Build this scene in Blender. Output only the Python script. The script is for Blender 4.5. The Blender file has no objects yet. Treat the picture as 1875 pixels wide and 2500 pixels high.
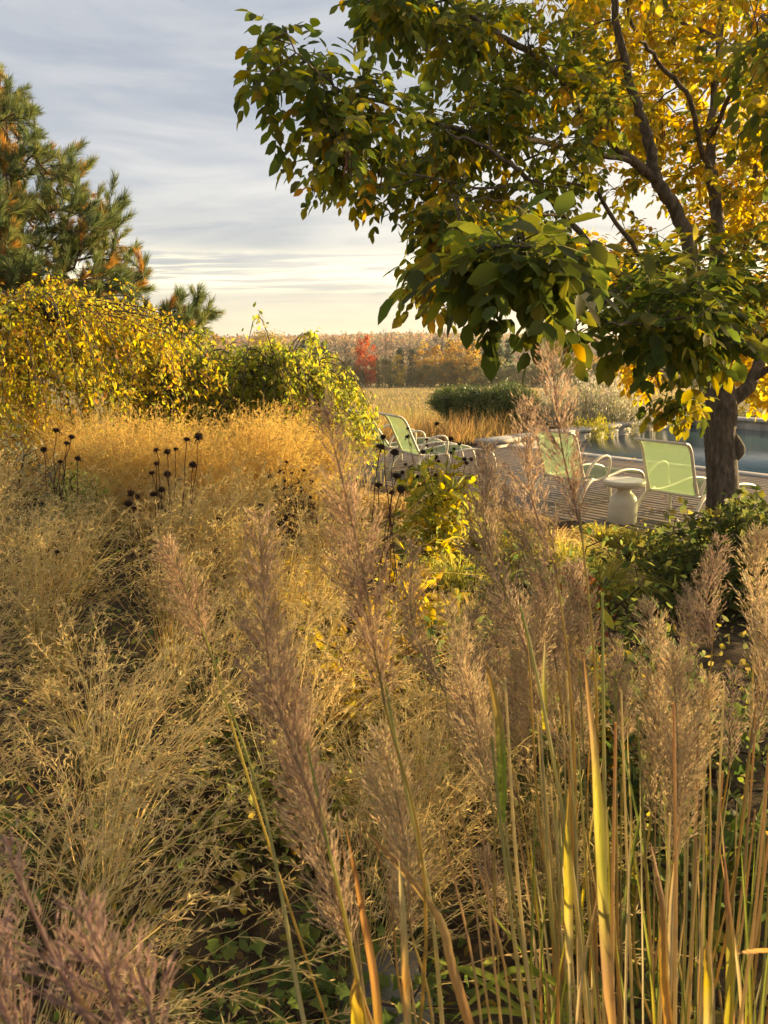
import bpy, math, random
import numpy as np
from mathutils import Vector
R = math.radians
rng = np.random.default_rng(7)
random.seed(7)
scene = bpy.context.scene
COL = scene.collection

# ---------------------------------------------------------------- camera
CAM_H, PITCH, FPX = 2.0, R(12.3), 1878.0          # metres, radians, pixels of the 1875 x 2500 photograph
cam_d = bpy.data.cameras.new('camera')
cam = bpy.data.objects.new('camera', cam_d); COL.objects.link(cam)
cam.location = (0, 0, CAM_H); cam.rotation_euler = (R(90) - PITCH, 0, 0)
cam_d.sensor_fit = 'VERTICAL'; cam_d.sensor_height = 36.0; cam_d.lens = 36.0 * FPX / 2500.0
cam_d.clip_start = 0.05; cam_d.clip_end = 6000
cam_d.dof.use_dof = True; cam_d.dof.focus_distance = 4.5; cam_d.dof.aperture_fstop = 12.0
scene.camera = cam

# ---------------------------------------------------------------- sky, sun, exposure
SUN_AZ, SUN_EL = R(61), R(11)                   # to the right of the view direction, above the horizon
SUN_DIR = Vector((math.sin(SUN_AZ) * math.cos(SUN_EL), math.cos(SUN_AZ) * math.cos(SUN_EL), math.sin(SUN_EL)))
world = bpy.data.worlds.new('World'); scene.world = world; world.use_nodes = True
wt = world.node_tree; wt.nodes.clear()
def wn(t, **k):
    n = wt.nodes.new(t)
    for a, b in k.items(): setattr(n, a, b)
    return n
def wl(a, b): wt.links.new(a, b)
def wmath(op, a, b=None, clamp=False):
    n = wn('ShaderNodeMath', operation=op, use_clamp=clamp)
    for i, v in enumerate((a, b)):
        if v is None: continue
        if isinstance(v, (int, float)): n.inputs[i].default_value = v
        else: wl(v, n.inputs[i])
    return n.outputs[0]
def wmix(f, a, b):
    n = wn('ShaderNodeMix', data_type='RGBA')
    if isinstance(f, (int, float)): n.inputs[0].default_value = f
    else: wl(f, n.inputs[0])
    for i, v in ((6, a), (7, b)):
        if isinstance(v, tuple): n.inputs[i].default_value = (*v, 1)
        else: wl(v, n.inputs[i])
    return n.outputs[2]
w_out = wn('ShaderNodeOutputWorld'); bg = wn('ShaderNodeBackground')
sky = wn('ShaderNodeTexSky', sky_type='NISHITA', sun_disc=False, sun_elevation=SUN_EL, sun_rotation=SUN_AZ)
sky.air_density = 1.0; sky.dust_density = 2.0; sky.ozone_density = 1.0
tc = wn('ShaderNodeTexCoord'); sep = wn('ShaderNodeSeparateXYZ'); wl(tc.outputs['Generated'], sep.inputs[0])
zz = wmath('MAXIMUM', sep.outputs[2], 0.0)
inv = wmath('DIVIDE', 1.0, wmath('ADD', zz, 0.10))
cv = wn('ShaderNodeCombineXYZ'); wl(wmath('MULTIPLY', sep.outputs[0], inv), cv.inputs[0]); wl(wmath('MULTIPLY', sep.outputs[1], inv), cv.inputs[1])
def wnoise(scale, detail, rough, off=(0, 0, 0), stretch=(1, 1, 1), dist=0.0):
    m = wn('ShaderNodeMapping'); m.inputs['Location'].default_value = off; m.inputs['Scale'].default_value = stretch
    wl(cv.outputs[0], m.inputs[0])
    n = wn('ShaderNodeTexNoise'); n.inputs['Scale'].default_value = scale; n.inputs['Detail'].default_value = detail
    n.inputs['Roughness'].default_value = rough; n.inputs['Distortion'].default_value = dist
    wl(m.outputs[0], n.inputs['Vector']); return n.outputs[0]
def wramp(v, a, b):
    n = wn('ShaderNodeMapRange', interpolation_type='SMOOTHSTEP'); n.inputs[1].default_value = a; n.inputs[2].default_value = b
    wl(v, n.inputs[0]); return n.outputs[0]
big = wramp(wnoise(0.55, 4, 0.55, (2.3, 0.7, 0), (0.7, 1.0, 1), 0.4), 0.40, 0.60)
fine = wramp(wnoise(1.7, 6, 0.6, (5.1, 3.2, 0), (0.55, 1.1, 1), 0.6), 0.36, 0.66)
cover = wmath('ADD', wmath('MULTIPLY', big, 0.55), wmath('MULTIPLY', fine, 0.45))
# sun-side brightening of the cloud deck
dotn = wn('ShaderNodeVectorMath', operation='DOT_PRODUCT'); wl(tc.outputs['Generated'], dotn.inputs[0]); dotn.inputs[1].default_value = SUN_DIR
glow = wmath('POWER', wmath('MAXIMUM', dotn.outputs['Value'], 0.0), 6.0)
low = wramp(sep.outputs[2], 0.24, 0.0)
cloud_hi = wmix(cover, (0.33, 0.37, 0.44), (0.68, 0.665, 0.65))
cloud_lo = wmix(cover, (0.46, 0.475, 0.475), (0.74, 0.70, 0.60))
cloud = wmix(low, cloud_hi, cloud_lo)
# thin bright streak of clear sky low over the horizon
band = wmath('MULTIPLY', wramp(sep.outputs[2], 0.055, 0.075), wramp(sep.outputs[2], 0.125, 0.085))
streak = wmath('MULTIPLY', band, wramp(wnoise(2.6, 5, 0.6, (1.7, 9.1, 0), (0.35, 1.5, 1), 0.5), 0.43, 0.58))
hglow = wmath('MULTIPLY', wramp(sep.outputs[2], 0.11, 0.0), 0.5)
cloud = wmix(hglow, cloud, (1.0, 0.86, 0.56))
cloud = wmix(wmath('MULTIPLY', streak, 0.9), cloud, (1.25, 1.12, 0.78))
cloud = wmix(wmath('MULTIPLY', glow, 0.75), cloud, (1.35, 1.12, 0.74))
nish = wn('ShaderNodeVectorMath', operation='SCALE'); wl(sky.outputs[0], nish.inputs[0]); nish.inputs['Scale'].default_value = 0.10
final = wmix(0.84, nish.outputs[0], cloud)
wl(final, bg.inputs[0]); bg.inputs[1].default_value = 0.50; wl(bg.outputs[0], w_out.inputs[0])

sun_d = bpy.data.lights.new('sun', 'SUN'); sun_d.energy = 5.0; sun_d.angle = R(0.6); sun_d.color = (1.0, 0.73, 0.36)
sun = bpy.data.objects.new('sun', sun_d); COL.objects.link(sun)
sun.rotation_euler = (-SUN_DIR).to_track_quat('-Z', 'Y').to_euler(); sun.location = (20, 20, 20)
vs = scene.view_settings; vs.view_transform = 'Standard'; vs.look = 'None'; vs.exposure = 1.52; vs.gamma = 1.0; vs.use_curve_mapping = False
scene.render.engine = 'CYCLES'; cy = scene.cycles
cy.use_denoising = True; cy.max_bounces = 5; cy.diffuse_bounces = 3; cy.glossy_bounces = 2; cy.transmission_bounces = 3; cy.transparent_max_bounces = 6; cy.use_adaptive_sampling = True; cy.adaptive_threshold = 0.02
cy.caustics_reflective = False; cy.caustics_refractive = False; cy.sample_clamp_indirect = 6.0

# ---------------------------------------------------------------- helpers
C0 = np.array([0, 0, CAM_H]); CT, ST = math.cos(PITCH), math.sin(PITCH)
def px(u, v, d):
    """points at photograph pixel (u, v) and distance d along the view axis"""
    u, v, d = np.broadcast_arrays(np.asarray(u, float), np.asarray(v, float), np.asarray(d, float))
    x = (u - 937.5) / FPX; y = -(v - 1250.0) / FPX
    return C0 + np.stack([x * d, (CT + y * ST) * d, (-ST + y * CT) * d], -1)
def onz(u, v, z):
    x = (u - 937.5) / FPX; y = -(v - 1250.0) / FPX
    return px(u, v, (z - CAM_H) / (-ST + y * CT))
def cam_uv(P):
    q = np.asarray(P) - C0
    d = q[..., 1] * CT - q[..., 2] * ST; h = q[..., 1] * ST + q[..., 2] * CT
    d = np.maximum(d, 1e-3)
    return 937.5 + FPX * q[..., 0] / d, 1250.0 - FPX * h / d, d
E1 = np.array([math.cos(R(43)), math.sin(R(43)), 0]); E2 = np.array([math.sin(R(43)), -math.cos(R(43)), 0])   # the pool's axes
W0 = np.array([2.11, 15.05, 0.0])
def st(s, t, z=0.0): return W0 + np.multiply.outer(s, E1) + np.multiply.outer(t, E2) + np.array([0, 0, 1.0]) * z if np.ndim(s) else W0 + s * E1 + t * E2 + np.array([0, 0, z])
def sstep(x, a, b):
    t = np.clip((x - a) / (b - a), 0, 1); return t * t * (3 - 2 * t)
def ground_z(x, y):
    x = np.asarray(x, float); y = np.asarray(y, float)
    s = (x - W0[0]) * E1[0] + (y - W0[1]) * E1[1]; t = (x - W0[0]) * E2[0] + (y - W0[1]) * E2[1]
    left = 0.45 - 0.55 * sstep(y, 9.5, 17)
    z = left + (0.40 * np.clip(1 - sstep(-s, 4.4, 8.5), 0, 1)) * -1.0 * sstep(t, -3, 2) * (y < 20)
    z = np.where(y > 17, -0.1 - 0.2 * sstep(y, 17, 26) - np.clip(y - 26, 0, 134) * 0.0468, z)
    pit = (s > -4.25) & (s < 9.6) & (t > -1.6) & (t < 40) & ~((t < -0.95) & (s > -0.25))
    z = np.where(pit, -0.45, z)
    z = z + 0.02 * np.sin(x * 5.1 + 1.3 * y) * np.sin(y * 4.3 - x)
    return z
def unit(a): return a / np.maximum(np.linalg.norm(a, axis=-1, keepdims=True), 1e-9)
def rdir(n, up=0.0):
    a = rng.normal(size=(n, 3)); a[:, 2] += up; return unit(a)

MATS = {}
def nmat(name):
    m = bpy.data.materials.new(name); m.use_nodes = True; m.node_tree.nodes.clear(); MATS[name] = m
    return m, m.node_tree
class NT:
    def __init__(s, name): s.m, s.t = nmat(name)
    def n(s, t, **k):
        a = s.t.nodes.new(t)
        for x, y in k.items(): setattr(a, x, y)
        return a
    def l(s, a, b): s.t.links.new(a, b)
    def val(s, sock, v):
        if isinstance(v, (int, float)): sock.default_value = v
        elif isinstance(v, tuple): sock.default_value = v if len(v) == 4 or len(sock.default_value) == 3 else (*v, 1)
        else: s.l(v, sock)
    def mix(s, f, a, b, bt='MIX'):
        k = s.n('ShaderNodeMix', data_type='RGBA', blend_type=bt); s.val(k.inputs[0], f); s.val(k.inputs[6], a); s.val(k.inputs[7], b); return k.outputs[2]
    def noise(s, scale, detail=4, rough=0.55, coord='Object', stretch=(1, 1, 1), dist=0):
        c = s.n('ShaderNodeTexCoord'); m = s.n('ShaderNodeMapping'); m.inputs['Scale'].default_value = stretch
        s.l(c.outputs[coord], m.inputs[0]); k = s.n('ShaderNodeTexNoise'); k.inputs['Scale'].default_value = scale
        k.inputs['Detail'].default_value = detail; k.inputs['Roughness'].default_value = rough; k.inputs['Distortion'].default_value = dist
        s.l(m.outputs[0], k.inputs['Vector']); return k.outputs[0]
    def ramp(s, v, a, b):
        k = s.n('ShaderNodeMapRange', interpolation_type='SMOOTHSTEP'); k.inputs[1].default_value = a; k.inputs[2].default_value = b; s.l(v, k.inputs[0]); return k.outputs[0]
    def bump(s, h, strength, dist=0.01):
        b = s.n('ShaderNodeBump'); b.inputs['Strength'].default_value = strength; b.inputs['Distance'].default_value = dist; s.l(h, b.inputs['Height']); return b.outputs[0]
    def pbsdf(s, col, rough, spec=0.3, normal=None, **k):
        p = s.n('ShaderNodeBsdfPrincipled'); s.val(p.inputs['Base Color'], col); s.val(p.inputs['Roughness'], rough); p.inputs['Specular IOR Level'].default_value = spec
        if normal is not None: s.l(normal, p.inputs['Normal'])
        for a, b in k.items(): s.val(p.inputs[a.replace('_', ' ')], b)
        return p.outputs[0]
    def out(s, sh): o = s.n('ShaderNodeOutputMaterial'); s.l(sh, o.inputs[0]); return s.m
def plant_mat(name, transl, rough=0.55, spec=0.25, tsat=1.25, tval=1.3):
    k = NT(name); at = k.n('ShaderNodeAttribute', attribute_name='col')
    base = at.outputs['Color']
    gm = k.n('ShaderNodeGamma'); gm.inputs[1].default_value = tval; k.l(base, gm.inputs[0])
    h = k.n('ShaderNodeHueSaturation'); h.inputs['Saturation'].default_value = tsat; k.l(gm.outputs[0], h.inputs['Color'])
    tr = k.n('ShaderNodeBsdfTranslucent'); k.l(h.outputs[0], tr.inputs[0])
    mx = k.n('ShaderNodeMixShader'); mx.inputs[0].default_value = transl
    k.l(k.pbsdf(base, rough, spec), mx.inputs[1]); k.l(tr.outputs[0], mx.inputs[2])
    return k.out(mx.outputs[0])
plant_mat('leaf', 0.58, 0.55, 0.2, 1.4, 0.52)
plant_mat('straw', 0.55, 0.6, 0.2, 1.3, 0.7)
plant_mat('needle', 0.3, 0.45, 0.35, 1.15, 0.7)
plant_mat('dry', 0.05, 0.85, 0.1, 1.0, 1.0)
def bark_mat(name, c1, c2, scale=30):
    k = NT(name); n = k.noise(scale, 6, 0.65, stretch=(1, 1, 0.25)); n2 = k.noise(scale * 0.2, 3)
    c = k.mix(k.ramp(n, 0.35, 0.7), c1, c2); c = k.mix(k.ramp(n2, 0.5, 0.75), c, tuple(x * 0.7 for x in c2))
    return k.out(k.pbsdf(c, 0.85, 0.15, k.bump(n, 0.6, 0.02)))
bark_mat('bark', (0.06, 0.045, 0.033), (0.17, 0.135, 0.10), 26)
bark_mat('bark_pine', (0.05, 0.035, 0.025), (0.13, 0.085, 0.06), 30)
bark_mat('bark_far', (0.10, 0.085, 0.075), (0.2, 0.17, 0.15), 4)

def mkmesh(name, V, faces, mat, col=None, smooth=False):
    V = np.ascontiguousarray(V, dtype=np.float32)
    me = bpy.data.meshes.new(name)
    faces = [np.asarray(f, dtype=np.int32) for f in (faces if isinstance(faces, list) else [faces]) if len(f)]
    me.vertices.add(len(V)); me.vertices.foreach_set('co', V.ravel())
    loops = np.concatenate([f.ravel() for f in faces]); tot = np.concatenate([np.full(len(f), f.shape[1], dtype=np.int32) for f in faces])
    start = np.concatenate([[0], np.cumsum(tot)[:-1]]).astype(np.int32)
    me.loops.add(len(loops)); me.loops.foreach_set('vertex_index', loops)
    me.polygons.add(len(tot)); me.polygons.foreach_set('loop_start', start)
    if smooth: me.polygons.foreach_set('use_smooth', np.ones(len(tot), dtype=bool))
    me.update(calc_edges=True)
    if col is not None:
        a = me.attributes.new('col', 'FLOAT_COLOR', 'POINT')
        c = np.ones((len(V), 4), dtype=np.float32); c[:, :3] = col; a.data.foreach_set('color', c.ravel())
    me.materials.append(MATS[mat]); return me
class G:
    """collects geometry (vertices, faces, colours) into one mesh"""
    def __init__(s): s.v, s.f, s.c, s.n = [], {}, [], 0
    def add(s, V, F, col):
        V = np.asarray(V, float).reshape(-1, 3)
        for f in (F if isinstance(F, list) else [F]):
            f = np.asarray(f)
            if len(f): s.f.setdefault(f.shape[1], []).append(f + s.n)
        c = np.empty((len(V), 3)); c[:] = col; s.c.append(c); s.v.append(V); s.n += len(V); return s
    def mesh(s, name, mat, origin=(0, 0, 0), smooth=False):
        return mkmesh(name, np.concatenate(s.v) - np.asarray(origin, float), [np.concatenate(f) for f in s.f.values()], mat, np.concatenate(s.c), smooth)
def ob(name, me, parent=None, loc=(0, 0, 0), rot=(0, 0, 0), scale=None, kind=None, label=None, cat=None, group=None):
    o = bpy.data.objects.new(name, me); COL.objects.link(o); o.parent = parent; o.location = loc; o.rotation_euler = rot
    if scale is not None: o.scale = (scale,) * 3 if np.isscalar(scale) else scale
    if kind: o['kind'] = kind
    if label: o['label'] = label
    if cat: o['category'] = cat
    if group: o['group'] = group
    return o
def thing(name, label, cat, loc=(0, 0, 0), rotz=0.0, group=None, scale=None):
    return ob(name, None, None, tuple(float(v) for v in loc), (0, 0, rotz), scale, 'thing', label, cat, group)
def copy_tree(o, loc, rotz, scale=1.0, label=None, group=None):
    c = o.copy(); COL.objects.link(c); c.location = tuple(float(v) for v in loc); c.rotation_euler = (0, 0, rotz); c.scale = (scale,) * 3
    if label: c['label'] = label
    if group: c['group'] = group
    for ch in o.children:
        d = ch.copy(); COL.objects.link(d); d.parent = c
        for g in ch.children:
            e = g.copy(); COL.objects.link(e); e.parent = d
    return c
# ---- geometry makers
def ribbons(P, W, face=None):
    P = np.asarray(P, float); N, K = P.shape[:2]; T = np.gradient(P, axis=1); T = unit(T)
    if face is None: face = rng.normal(size=(N, 3))
    S = unit(np.cross(T, face[:, None, :])); W = np.broadcast_to(W, (N, K))[..., None] * 0.5
    V = np.stack([P - S * W, P + S * W], 2).reshape(-1, 3)
    i = (np.arange(N)[:, None] * K + np.arange(K - 1)) * 2
    return V, np.stack([i, i + 1, i + 3, i + 2], -1).reshape(-1, 4)
def tubes(P, Rr, sides=5):
    P = np.asarray(P, float); N, K = P.shape[:2]; T = unit(np.gradient(P, axis=1))
    ref = np.where(np.abs(T[..., 2:3]) > 0.8, np.array([1.0, 0.1, 0]), np.array([0, 0, 1.0]))
    ref = np.where((np.abs(T[:, :1, 2:3]) > 0.8), np.array([1.0, 0.1, 0]), np.array([0, 0, 1.0]))
    A = unit(np.cross(T, np.broadcast_to(ref, T.shape))); B = np.cross(T, A)
    a = np.arange(sides) / sides * 2 * np.pi; Rr = np.broadcast_to(Rr, (N, K))
    V = P[:, :, None] + Rr[..., None, None] * (A[:, :, None] * np.cos(a)[:, None] + B[:, :, None] * np.sin(a)[:, None])
    b = (np.arange(N)[:, None, None] * K + np.arange(K - 1)[None, :, None]) * sides; j = np.arange(sides); j2 = (j + 1) % sides
    F = np.stack(np.broadcast_arrays(b + j, b + j2, b + sides + j2, b + sides + j), -1).reshape(-1, 4)
    return V.reshape(-1, 3), F
LEAF2 = (np.array([[0, 0, 0], [.48, .5, .06], [1, 0, 0], [.48, -.5, .06]]), [np.array([[0, 1, 2], [0, 2, 3]])])
LEAF8 = (np.array([[0, 0, 0], [.22, .36, .05], [.55, .46, .03], [.82, .24, -.03], [1, 0, -.10], [.82, -.24, -.03], [.55, -.46, .03], [.22, -.36, .05], [.3, 0, -.02], [.65, 0, -.04]]),
         [np.array([[0, 8, 1], [0, 7, 8], [9, 4, 3], [9, 5, 4]]), np.array([[8, 9, 2, 1], [7, 6, 9, 8]]), np.array([[9, 3, 2], [6, 5, 9]])])
LANCE = (np.array([[0, 0, 0], [.4, .5, .04], [.4, -.5, .04], [.45, 0, 0], [1, 0, -.12]]), [np.array([[0, 3, 1], [0, 2, 3], [3, 4, 1], [2, 4, 3]])])
LOBE = (np.array([[0, 0, 0], [.05, .32, 0], [.32, .28, .03], [.45, .52, .05], [.6, .25, .02], [1, 0, -.06], [.6, -.25, .02], [.45, -.52, .05], [.32, -.28, .03], [.05, -.32, 0], [.4, 0, -.03]]),
        [np.array([[0, 10, 2], [0, 2, 1], [10, 4, 3], [10, 3, 2], [10, 5, 4], [0, 8, 10], [0, 9, 8], [10, 7, 6], [10, 8, 7], [10, 6, 5]])])
def leaves(pos, d, n, L, W, tmpl=LEAF8):
    pos = np.asarray(pos, float); d = unit(d); s = unit(np.cross(n, d)); u = np.cross(d, s)
    tv, tf = tmpl; N = len(pos); L = np.broadcast_to(L, N)[:, None, None]; W = np.broadcast_to(W, N)[:, None, None]
    V = pos[:, None] + L * tv[None, :, :1] * d[:, None] + W * tv[None, :, 1:2] * s[:, None] + L * tv[None, :, 2:] * u[:, None]
    o = (np.arange(N) * len(tv))[:, None, None]
    return V.reshape(-1, 3), [(f[None] + o).reshape(-1, f.shape[1]) for f in tf], len(tv)
def jcol(base, n, k=1, var=0.15, hue=0.08):
    """per-piece colours: base colours (n or 1 of them) varied, repeated for k vertices each"""
    c = np.broadcast_to(np.asarray(base, float), (n, 3)) * np.exp(rng.normal(0, var, (n, 1))) * np.exp(rng.normal(0, hue, (n, 3)))
    return np.repeat(np.clip(c, 0.004, 0.9), k, axis=0)
def pick(cols, n, p=None): return np.asarray(cols, float)[rng.choice(len(cols), n, p=p)]
def in_poly(u, v, poly):
    poly = np.asarray(poly, float); c = np.zeros(len(u), bool); j = len(poly) - 1
    for i in range(len(poly)):
        a, b = poly[i], poly[j]
        if a[1] != b[1]:
            c ^= ((a[1] > v) != (b[1] > v)) & (u < (b[0] - a[0]) * (v - a[1]) / (b[1] - a[1]) + a[0])
        j = i
    return c
def sample_poly(poly, n):
    poly = np.asarray(poly, float); lo, hi = poly.min(0), poly.max(0); out = np.zeros((0, 2))
    while len(out) < n:
        q = lo + rng.random((n * 3, 2)) * (hi - lo); out = np.concatenate([out, q[in_poly(q[:, 0], q[:, 1], poly)]])
    return out[:n]
def spline(pts, m=8):
    """smooth polyline through the points (rows of any width)"""
    p = np.asarray(pts, float)
    if len(p) < 3: return p[0] + (p[-1] - p[0]) * np.linspace(0, 1, m)[:, None]
    q = np.concatenate([[2 * p[0] - p[1]], p, [2 * p[-1] - p[-2]]]); o = []
    for i in range(1, len(q) - 2):
        t = np.linspace(0, 1, m, endpoint=False)[:, None]; a, b, c, d = q[i - 1:i + 3]
        o.append(0.5 * (2 * b + (c - a) * t + (2 * a - 5 * b + 4 * c - d) * t ** 2 + (3 * b - a - 3 * c + d) * t ** 3))
    return np.concatenate(o + [p[-1:]])
def grow(nodes, tips, seglen=0.16, sag=0.0, w=0.35):
    """joins tips to a skeleton: each grows from the cheapest existing node; returns twig polylines with radii"""
    npos = [np.asarray(x) for x in nodes]; cost = list(np.zeros(len(npos))); par = [-1] * len(npos); nb = len(npos)
    P = np.zeros((nb + len(tips) * 40, 3)); P[:nb] = np.array(npos); Cc = np.zeros(len(P)); Par = np.full(len(P), -1); k = nb
    first = np.array([np.min(np.linalg.norm(P[:nb] - t, axis=1)) for t in tips]); tipnode = np.zeros(len(tips), int)
    for ti in np.argsort(first):
        t = tips[ti]; dd = np.linalg.norm(P[:k] - t, axis=1); j = int(np.argmin(dd + w * Cc[:k])); a = P[j]; L = dd[j]
        m = int(np.clip(L / seglen, 1, 20)); f = np.arange(1, m + 1) / m
        path = a + (t - a) * f[:, None]
        bow = rng.normal(size=3) * 0.07 * L; bow[2] += sag * L
        path += np.sin(np.pi * f)[:, None] * bow
        prev = j
        for q in path:
            P[k] = q; Cc[k] = Cc[prev] + L / m; Par[k] = prev; prev = k; k += 1
        tipnode[ti] = prev
    desc = np.zeros(k); 
    for i in tipnode: desc[i] += 1
    for i in range(k - 1, nb - 1, -1):
        if Par[i] >= 0: desc[Par[i]] += desc[i]
    i = np.arange(nb, k)
    seg = np.stack([P[Par[i]], P[i]], 1)
    return seg, desc[i], P[tipnode], unit(P[tipnode] - P[Par[tipnode]])
# ================================================================ SETTING
k = NT('ground')
pos = k.n('ShaderNodeNewGeometry').outputs['Position']; sx = k.n('ShaderNodeSeparateXYZ'); k.l(pos, sx.inputs[0])
n1 = k.noise(9, 6, 0.65); n2 = k.noise(0.09, 5, 0.6, stretch=(0.35, 1, 1)); n3 = k.noise(0.9, 6, 0.7, stretch=(0.4, 1, 1))
soil = k.mix(k.ramp(n1, 0.35, 0.7), (0.035, 0.025, 0.017), (0.12, 0.085, 0.05))
fld = k.mix(k.ramp(n2, 0.38, 0.62), (0.17, 0.13, 0.05), (0.34, 0.25, 0.11)); fld = k.mix(k.ramp(n3, 0.35, 0.7), fld, (0.30, 0.24, 0.10))
far = k.ramp(sx.outputs[1], 17.0, 24.0)
k.out(k.pbsdf(k.mix(far, soil, fld), 0.95, 0.05, k.bump(n1, 0.8, 0.03)))
xs = np.concatenate([-np.geomspace(2500, 8, 22), np.linspace(-7.5, 7.5, 61), np.geomspace(8, 2500, 22)])
ys = np.concatenate([np.linspace(-12, 0, 7)[:-1], np.linspace(0, 26, 105), np.geomspace(27, 3000, 40)])
XX, YY = np.meshgrid(xs, ys); ZZ = ground_z(XX, YY)
i = (np.arange(len(ys) - 1)[:, None] * len(xs) + np.arange(len(xs) - 1)).ravel()
ob('ground', mkmesh('ground', np.stack([XX, YY, ZZ], -1).reshape(-1, 3), np.stack([i, i + 1, i + 1 + len(xs), i + len(xs)], -1), 'ground', smooth=True), kind='structure')

def box(g, a, b, col=(1, 1, 1), bev=0.0):
    """box from corner a to corner b, chamfered top edges"""
    (x0, y0, z0), (x1, y1, z1) = a, b; e = bev
    V = [(x0, y0, z0), (x1, y0, z0), (x1, y1, z0), (x0, y1, z0), (x0, y0, z1 - e), (x1, y0, z1 - e), (x1, y1, z1 - e), (x0, y1, z1 - e),
         (x0 + e, y0 + e, z1), (x1 - e, y0 + e, z1), (x1 - e, y1 - e, z1), (x0 + e, y1 - e, z1)]
    F = [(0, 3, 2, 1), (0, 1, 5, 4), (1, 2, 6, 5), (2, 3, 7, 6), (3, 0, 4, 7), (8, 9, 10, 11)]
    if e > 0: F += [(4, 5, 9, 8), (5, 6, 10, 9), (6, 7, 11, 10), (7, 4, 8, 11)]
    else: V = V[:8]; F = F[:5] + [(4, 5, 6, 7)]
    g.add(V, np.array(F), col); return g
POOL_ROT = R(43)
def in_pool(loc): return st(loc[0], -loc[1] * 0 + loc[1], loc[2])
# deck boards run along E2; local x = E1, local y = -E2
k = NT('deck_wood'); oi = k.n('ShaderNodeObjectInfo'); nn = k.noise(7, 6, 0.65, stretch=(3.0, 0.12, 1)); nb = k.noise(1.2, 4)
c = k.mix(k.ramp(nn, 0.3, 0.75), (0.10, 0.074, 0.055), (0.19, 0.145, 0.11)); c = k.mix(oi.outputs['Random'], c, k.mix(0.5, c, (0.085, 0.075, 0.07)))
k.out(k.pbsdf(c, 0.7, 0.2, k.bump(nn, 0.25, 0.004)))
deck = thing('deck', 'weathered brown timber deck of long boards beside the pool', 'deck', st(0, 0, -0.2)); deck['kind'] = 'structure'; del deck['category']
deck.rotation_euler = (0, 0, POOL_ROT)
board_l = {}
s0, w, j = -4.30, 0.138, 0
while s0 < 0.42:
    t0 = -1.5; lens = [3.2 if j % 2 else 4.8, 4.8, 4.8, 3.0]
    tt = -1.5
    if s0 > -0.15: tt = 0.05
    for L in lens:
        key = (round(L, 2))
        if key not in board_l: board_l[key] = box(G(), (0, -L + 0.003, 0), (w - 0.0035, -0.003, 0.03), bev=0.0015).mesh('deck_board', 'deck_wood')
        ob('deck_board', board_l[key], deck, (s0, -tt, 0.17 + rng.normal() * 0.0008)); tt += L
    s0 += w; j += 1
# joists closing the gap under the boards
k = NT('dark_wood'); k.out(k.pbsdf((0.03, 0.025, 0.02), 0.9, 0.1))
g = G()
for t in np.arange(-1.4, 13.8, 0.6): box(g, (-4.28, -t - 0.045, -0.05), (0.42, -t, 0.168))
ob('joists', g.mesh('joists', 'dark_wood'), deck, kind='stuff')
g = G(); box(g, (-4.34, -16.0, -0.35), (-4.303, 1.5, 0.19)); ob('edge_board', g.mesh('edge_board', 'deck_wood'), deck)
# pool
k = NT('limestone'); n = k.noise(14, 6, 0.6); n2 = k.noise(1.5, 4); oi = k.n('ShaderNodeObjectInfo')
c = k.mix(k.ramp(n, 0.3, 0.75), (0.36, 0.33, 0.29), (0.50, 0.46, 0.40)); c = k.mix(k.ramp(n2, 0.45, 0.7), c, (0.34, 0.31, 0.27))
c = k.mix(oi.outputs['Random'], c, k.mix(0.35, c, (0.30, 0.275, 0.24)))
k.out(k.pbsdf(c, 0.75, 0.25, k.bump(n, 0.2, 0.004)))
pool = thing('pool_wall', 'pale stone raised pool wall with a flat coping round the water', 'pool wall', st(0, 0, -0.4)); pool.rotation_euler = (0, 0, POOL_ROT)
cop = {}
def stone(x0, y0, x1, y1, z0, z1, name, bev=0.012):
    key = (round(x1 - x0, 3), round(y1 - y0, 3), round(z1 - z0, 3))
    if key not in cop: cop[key] = box(G(), (0.003, 0.003, 0), (key[0] - 0.003, key[1] - 0.003, key[2]), bev=bev).mesh(name, 'limestone')
    ob(name, cop[key], pool, (x0, y0, z0 + 0.4 + rng.normal() * 0.001))
for q in range(9): stone(q * 0.98 - 0.05, -0.02, (q + 1) * 0.98 - 0.05, 0.40, 0.07, 0.15, 'coping_stone')
for q in range(14): stone(8.38, -(q + 1) * 0.98 - 0.02 + 0.0, 8.80, -q * 0.98 - 0.02, 0.07, 0.15, 'coping_stone')
for q in range(15): stone(0.70 - 0.26, -(q + 1) * 0.9 - 0.03, 0.70, -q * 0.9 - 0.03, -0.15, 0.02, 'coping_stone', 0.008)
for q in range(14): stone(q * 0.605 - 0.03, 0.03, (q + 1) * 0.605 - 0.03, 0.33, -0.38, 0.068, 'wall_panel', 0.004)
for q in range(22): stone(8.44, -(q + 1) * 0.605 + 0.0, 8.74, -q * 0.605, -0.38, 0.068, 'wall_panel', 0.004)
k = NT('pool_water'); n = k.noise(5.5, 4, 0.55, stretch=(1, 2.4, 1), dist=0.8); n2 = k.noise(22, 3, 0.5, stretch=(1, 2.0, 1))
add = k.n('ShaderNodeMath', operation='MULTIPLY_ADD'); k.l(n2, add.inputs[0]); add.inputs[1].default_value = 0.25; k.l(n, add.inputs[2])
k.out(k.pbsdf((0.05, 0.11, 0.12), 0.10, 0.5, k.bump(add.outputs[0], 0.6, 0.04), IOR=1.33))
g = G(); box(g, (0.69, -13.6, -0.40), (8.45, 0.04, -0.14))
wo = ob('pool_water', g.mesh('pool_water', 'pool_water'), None, tuple(st(0, 0, 0)), (0, 0, POOL_ROT), kind='structure')

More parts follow.
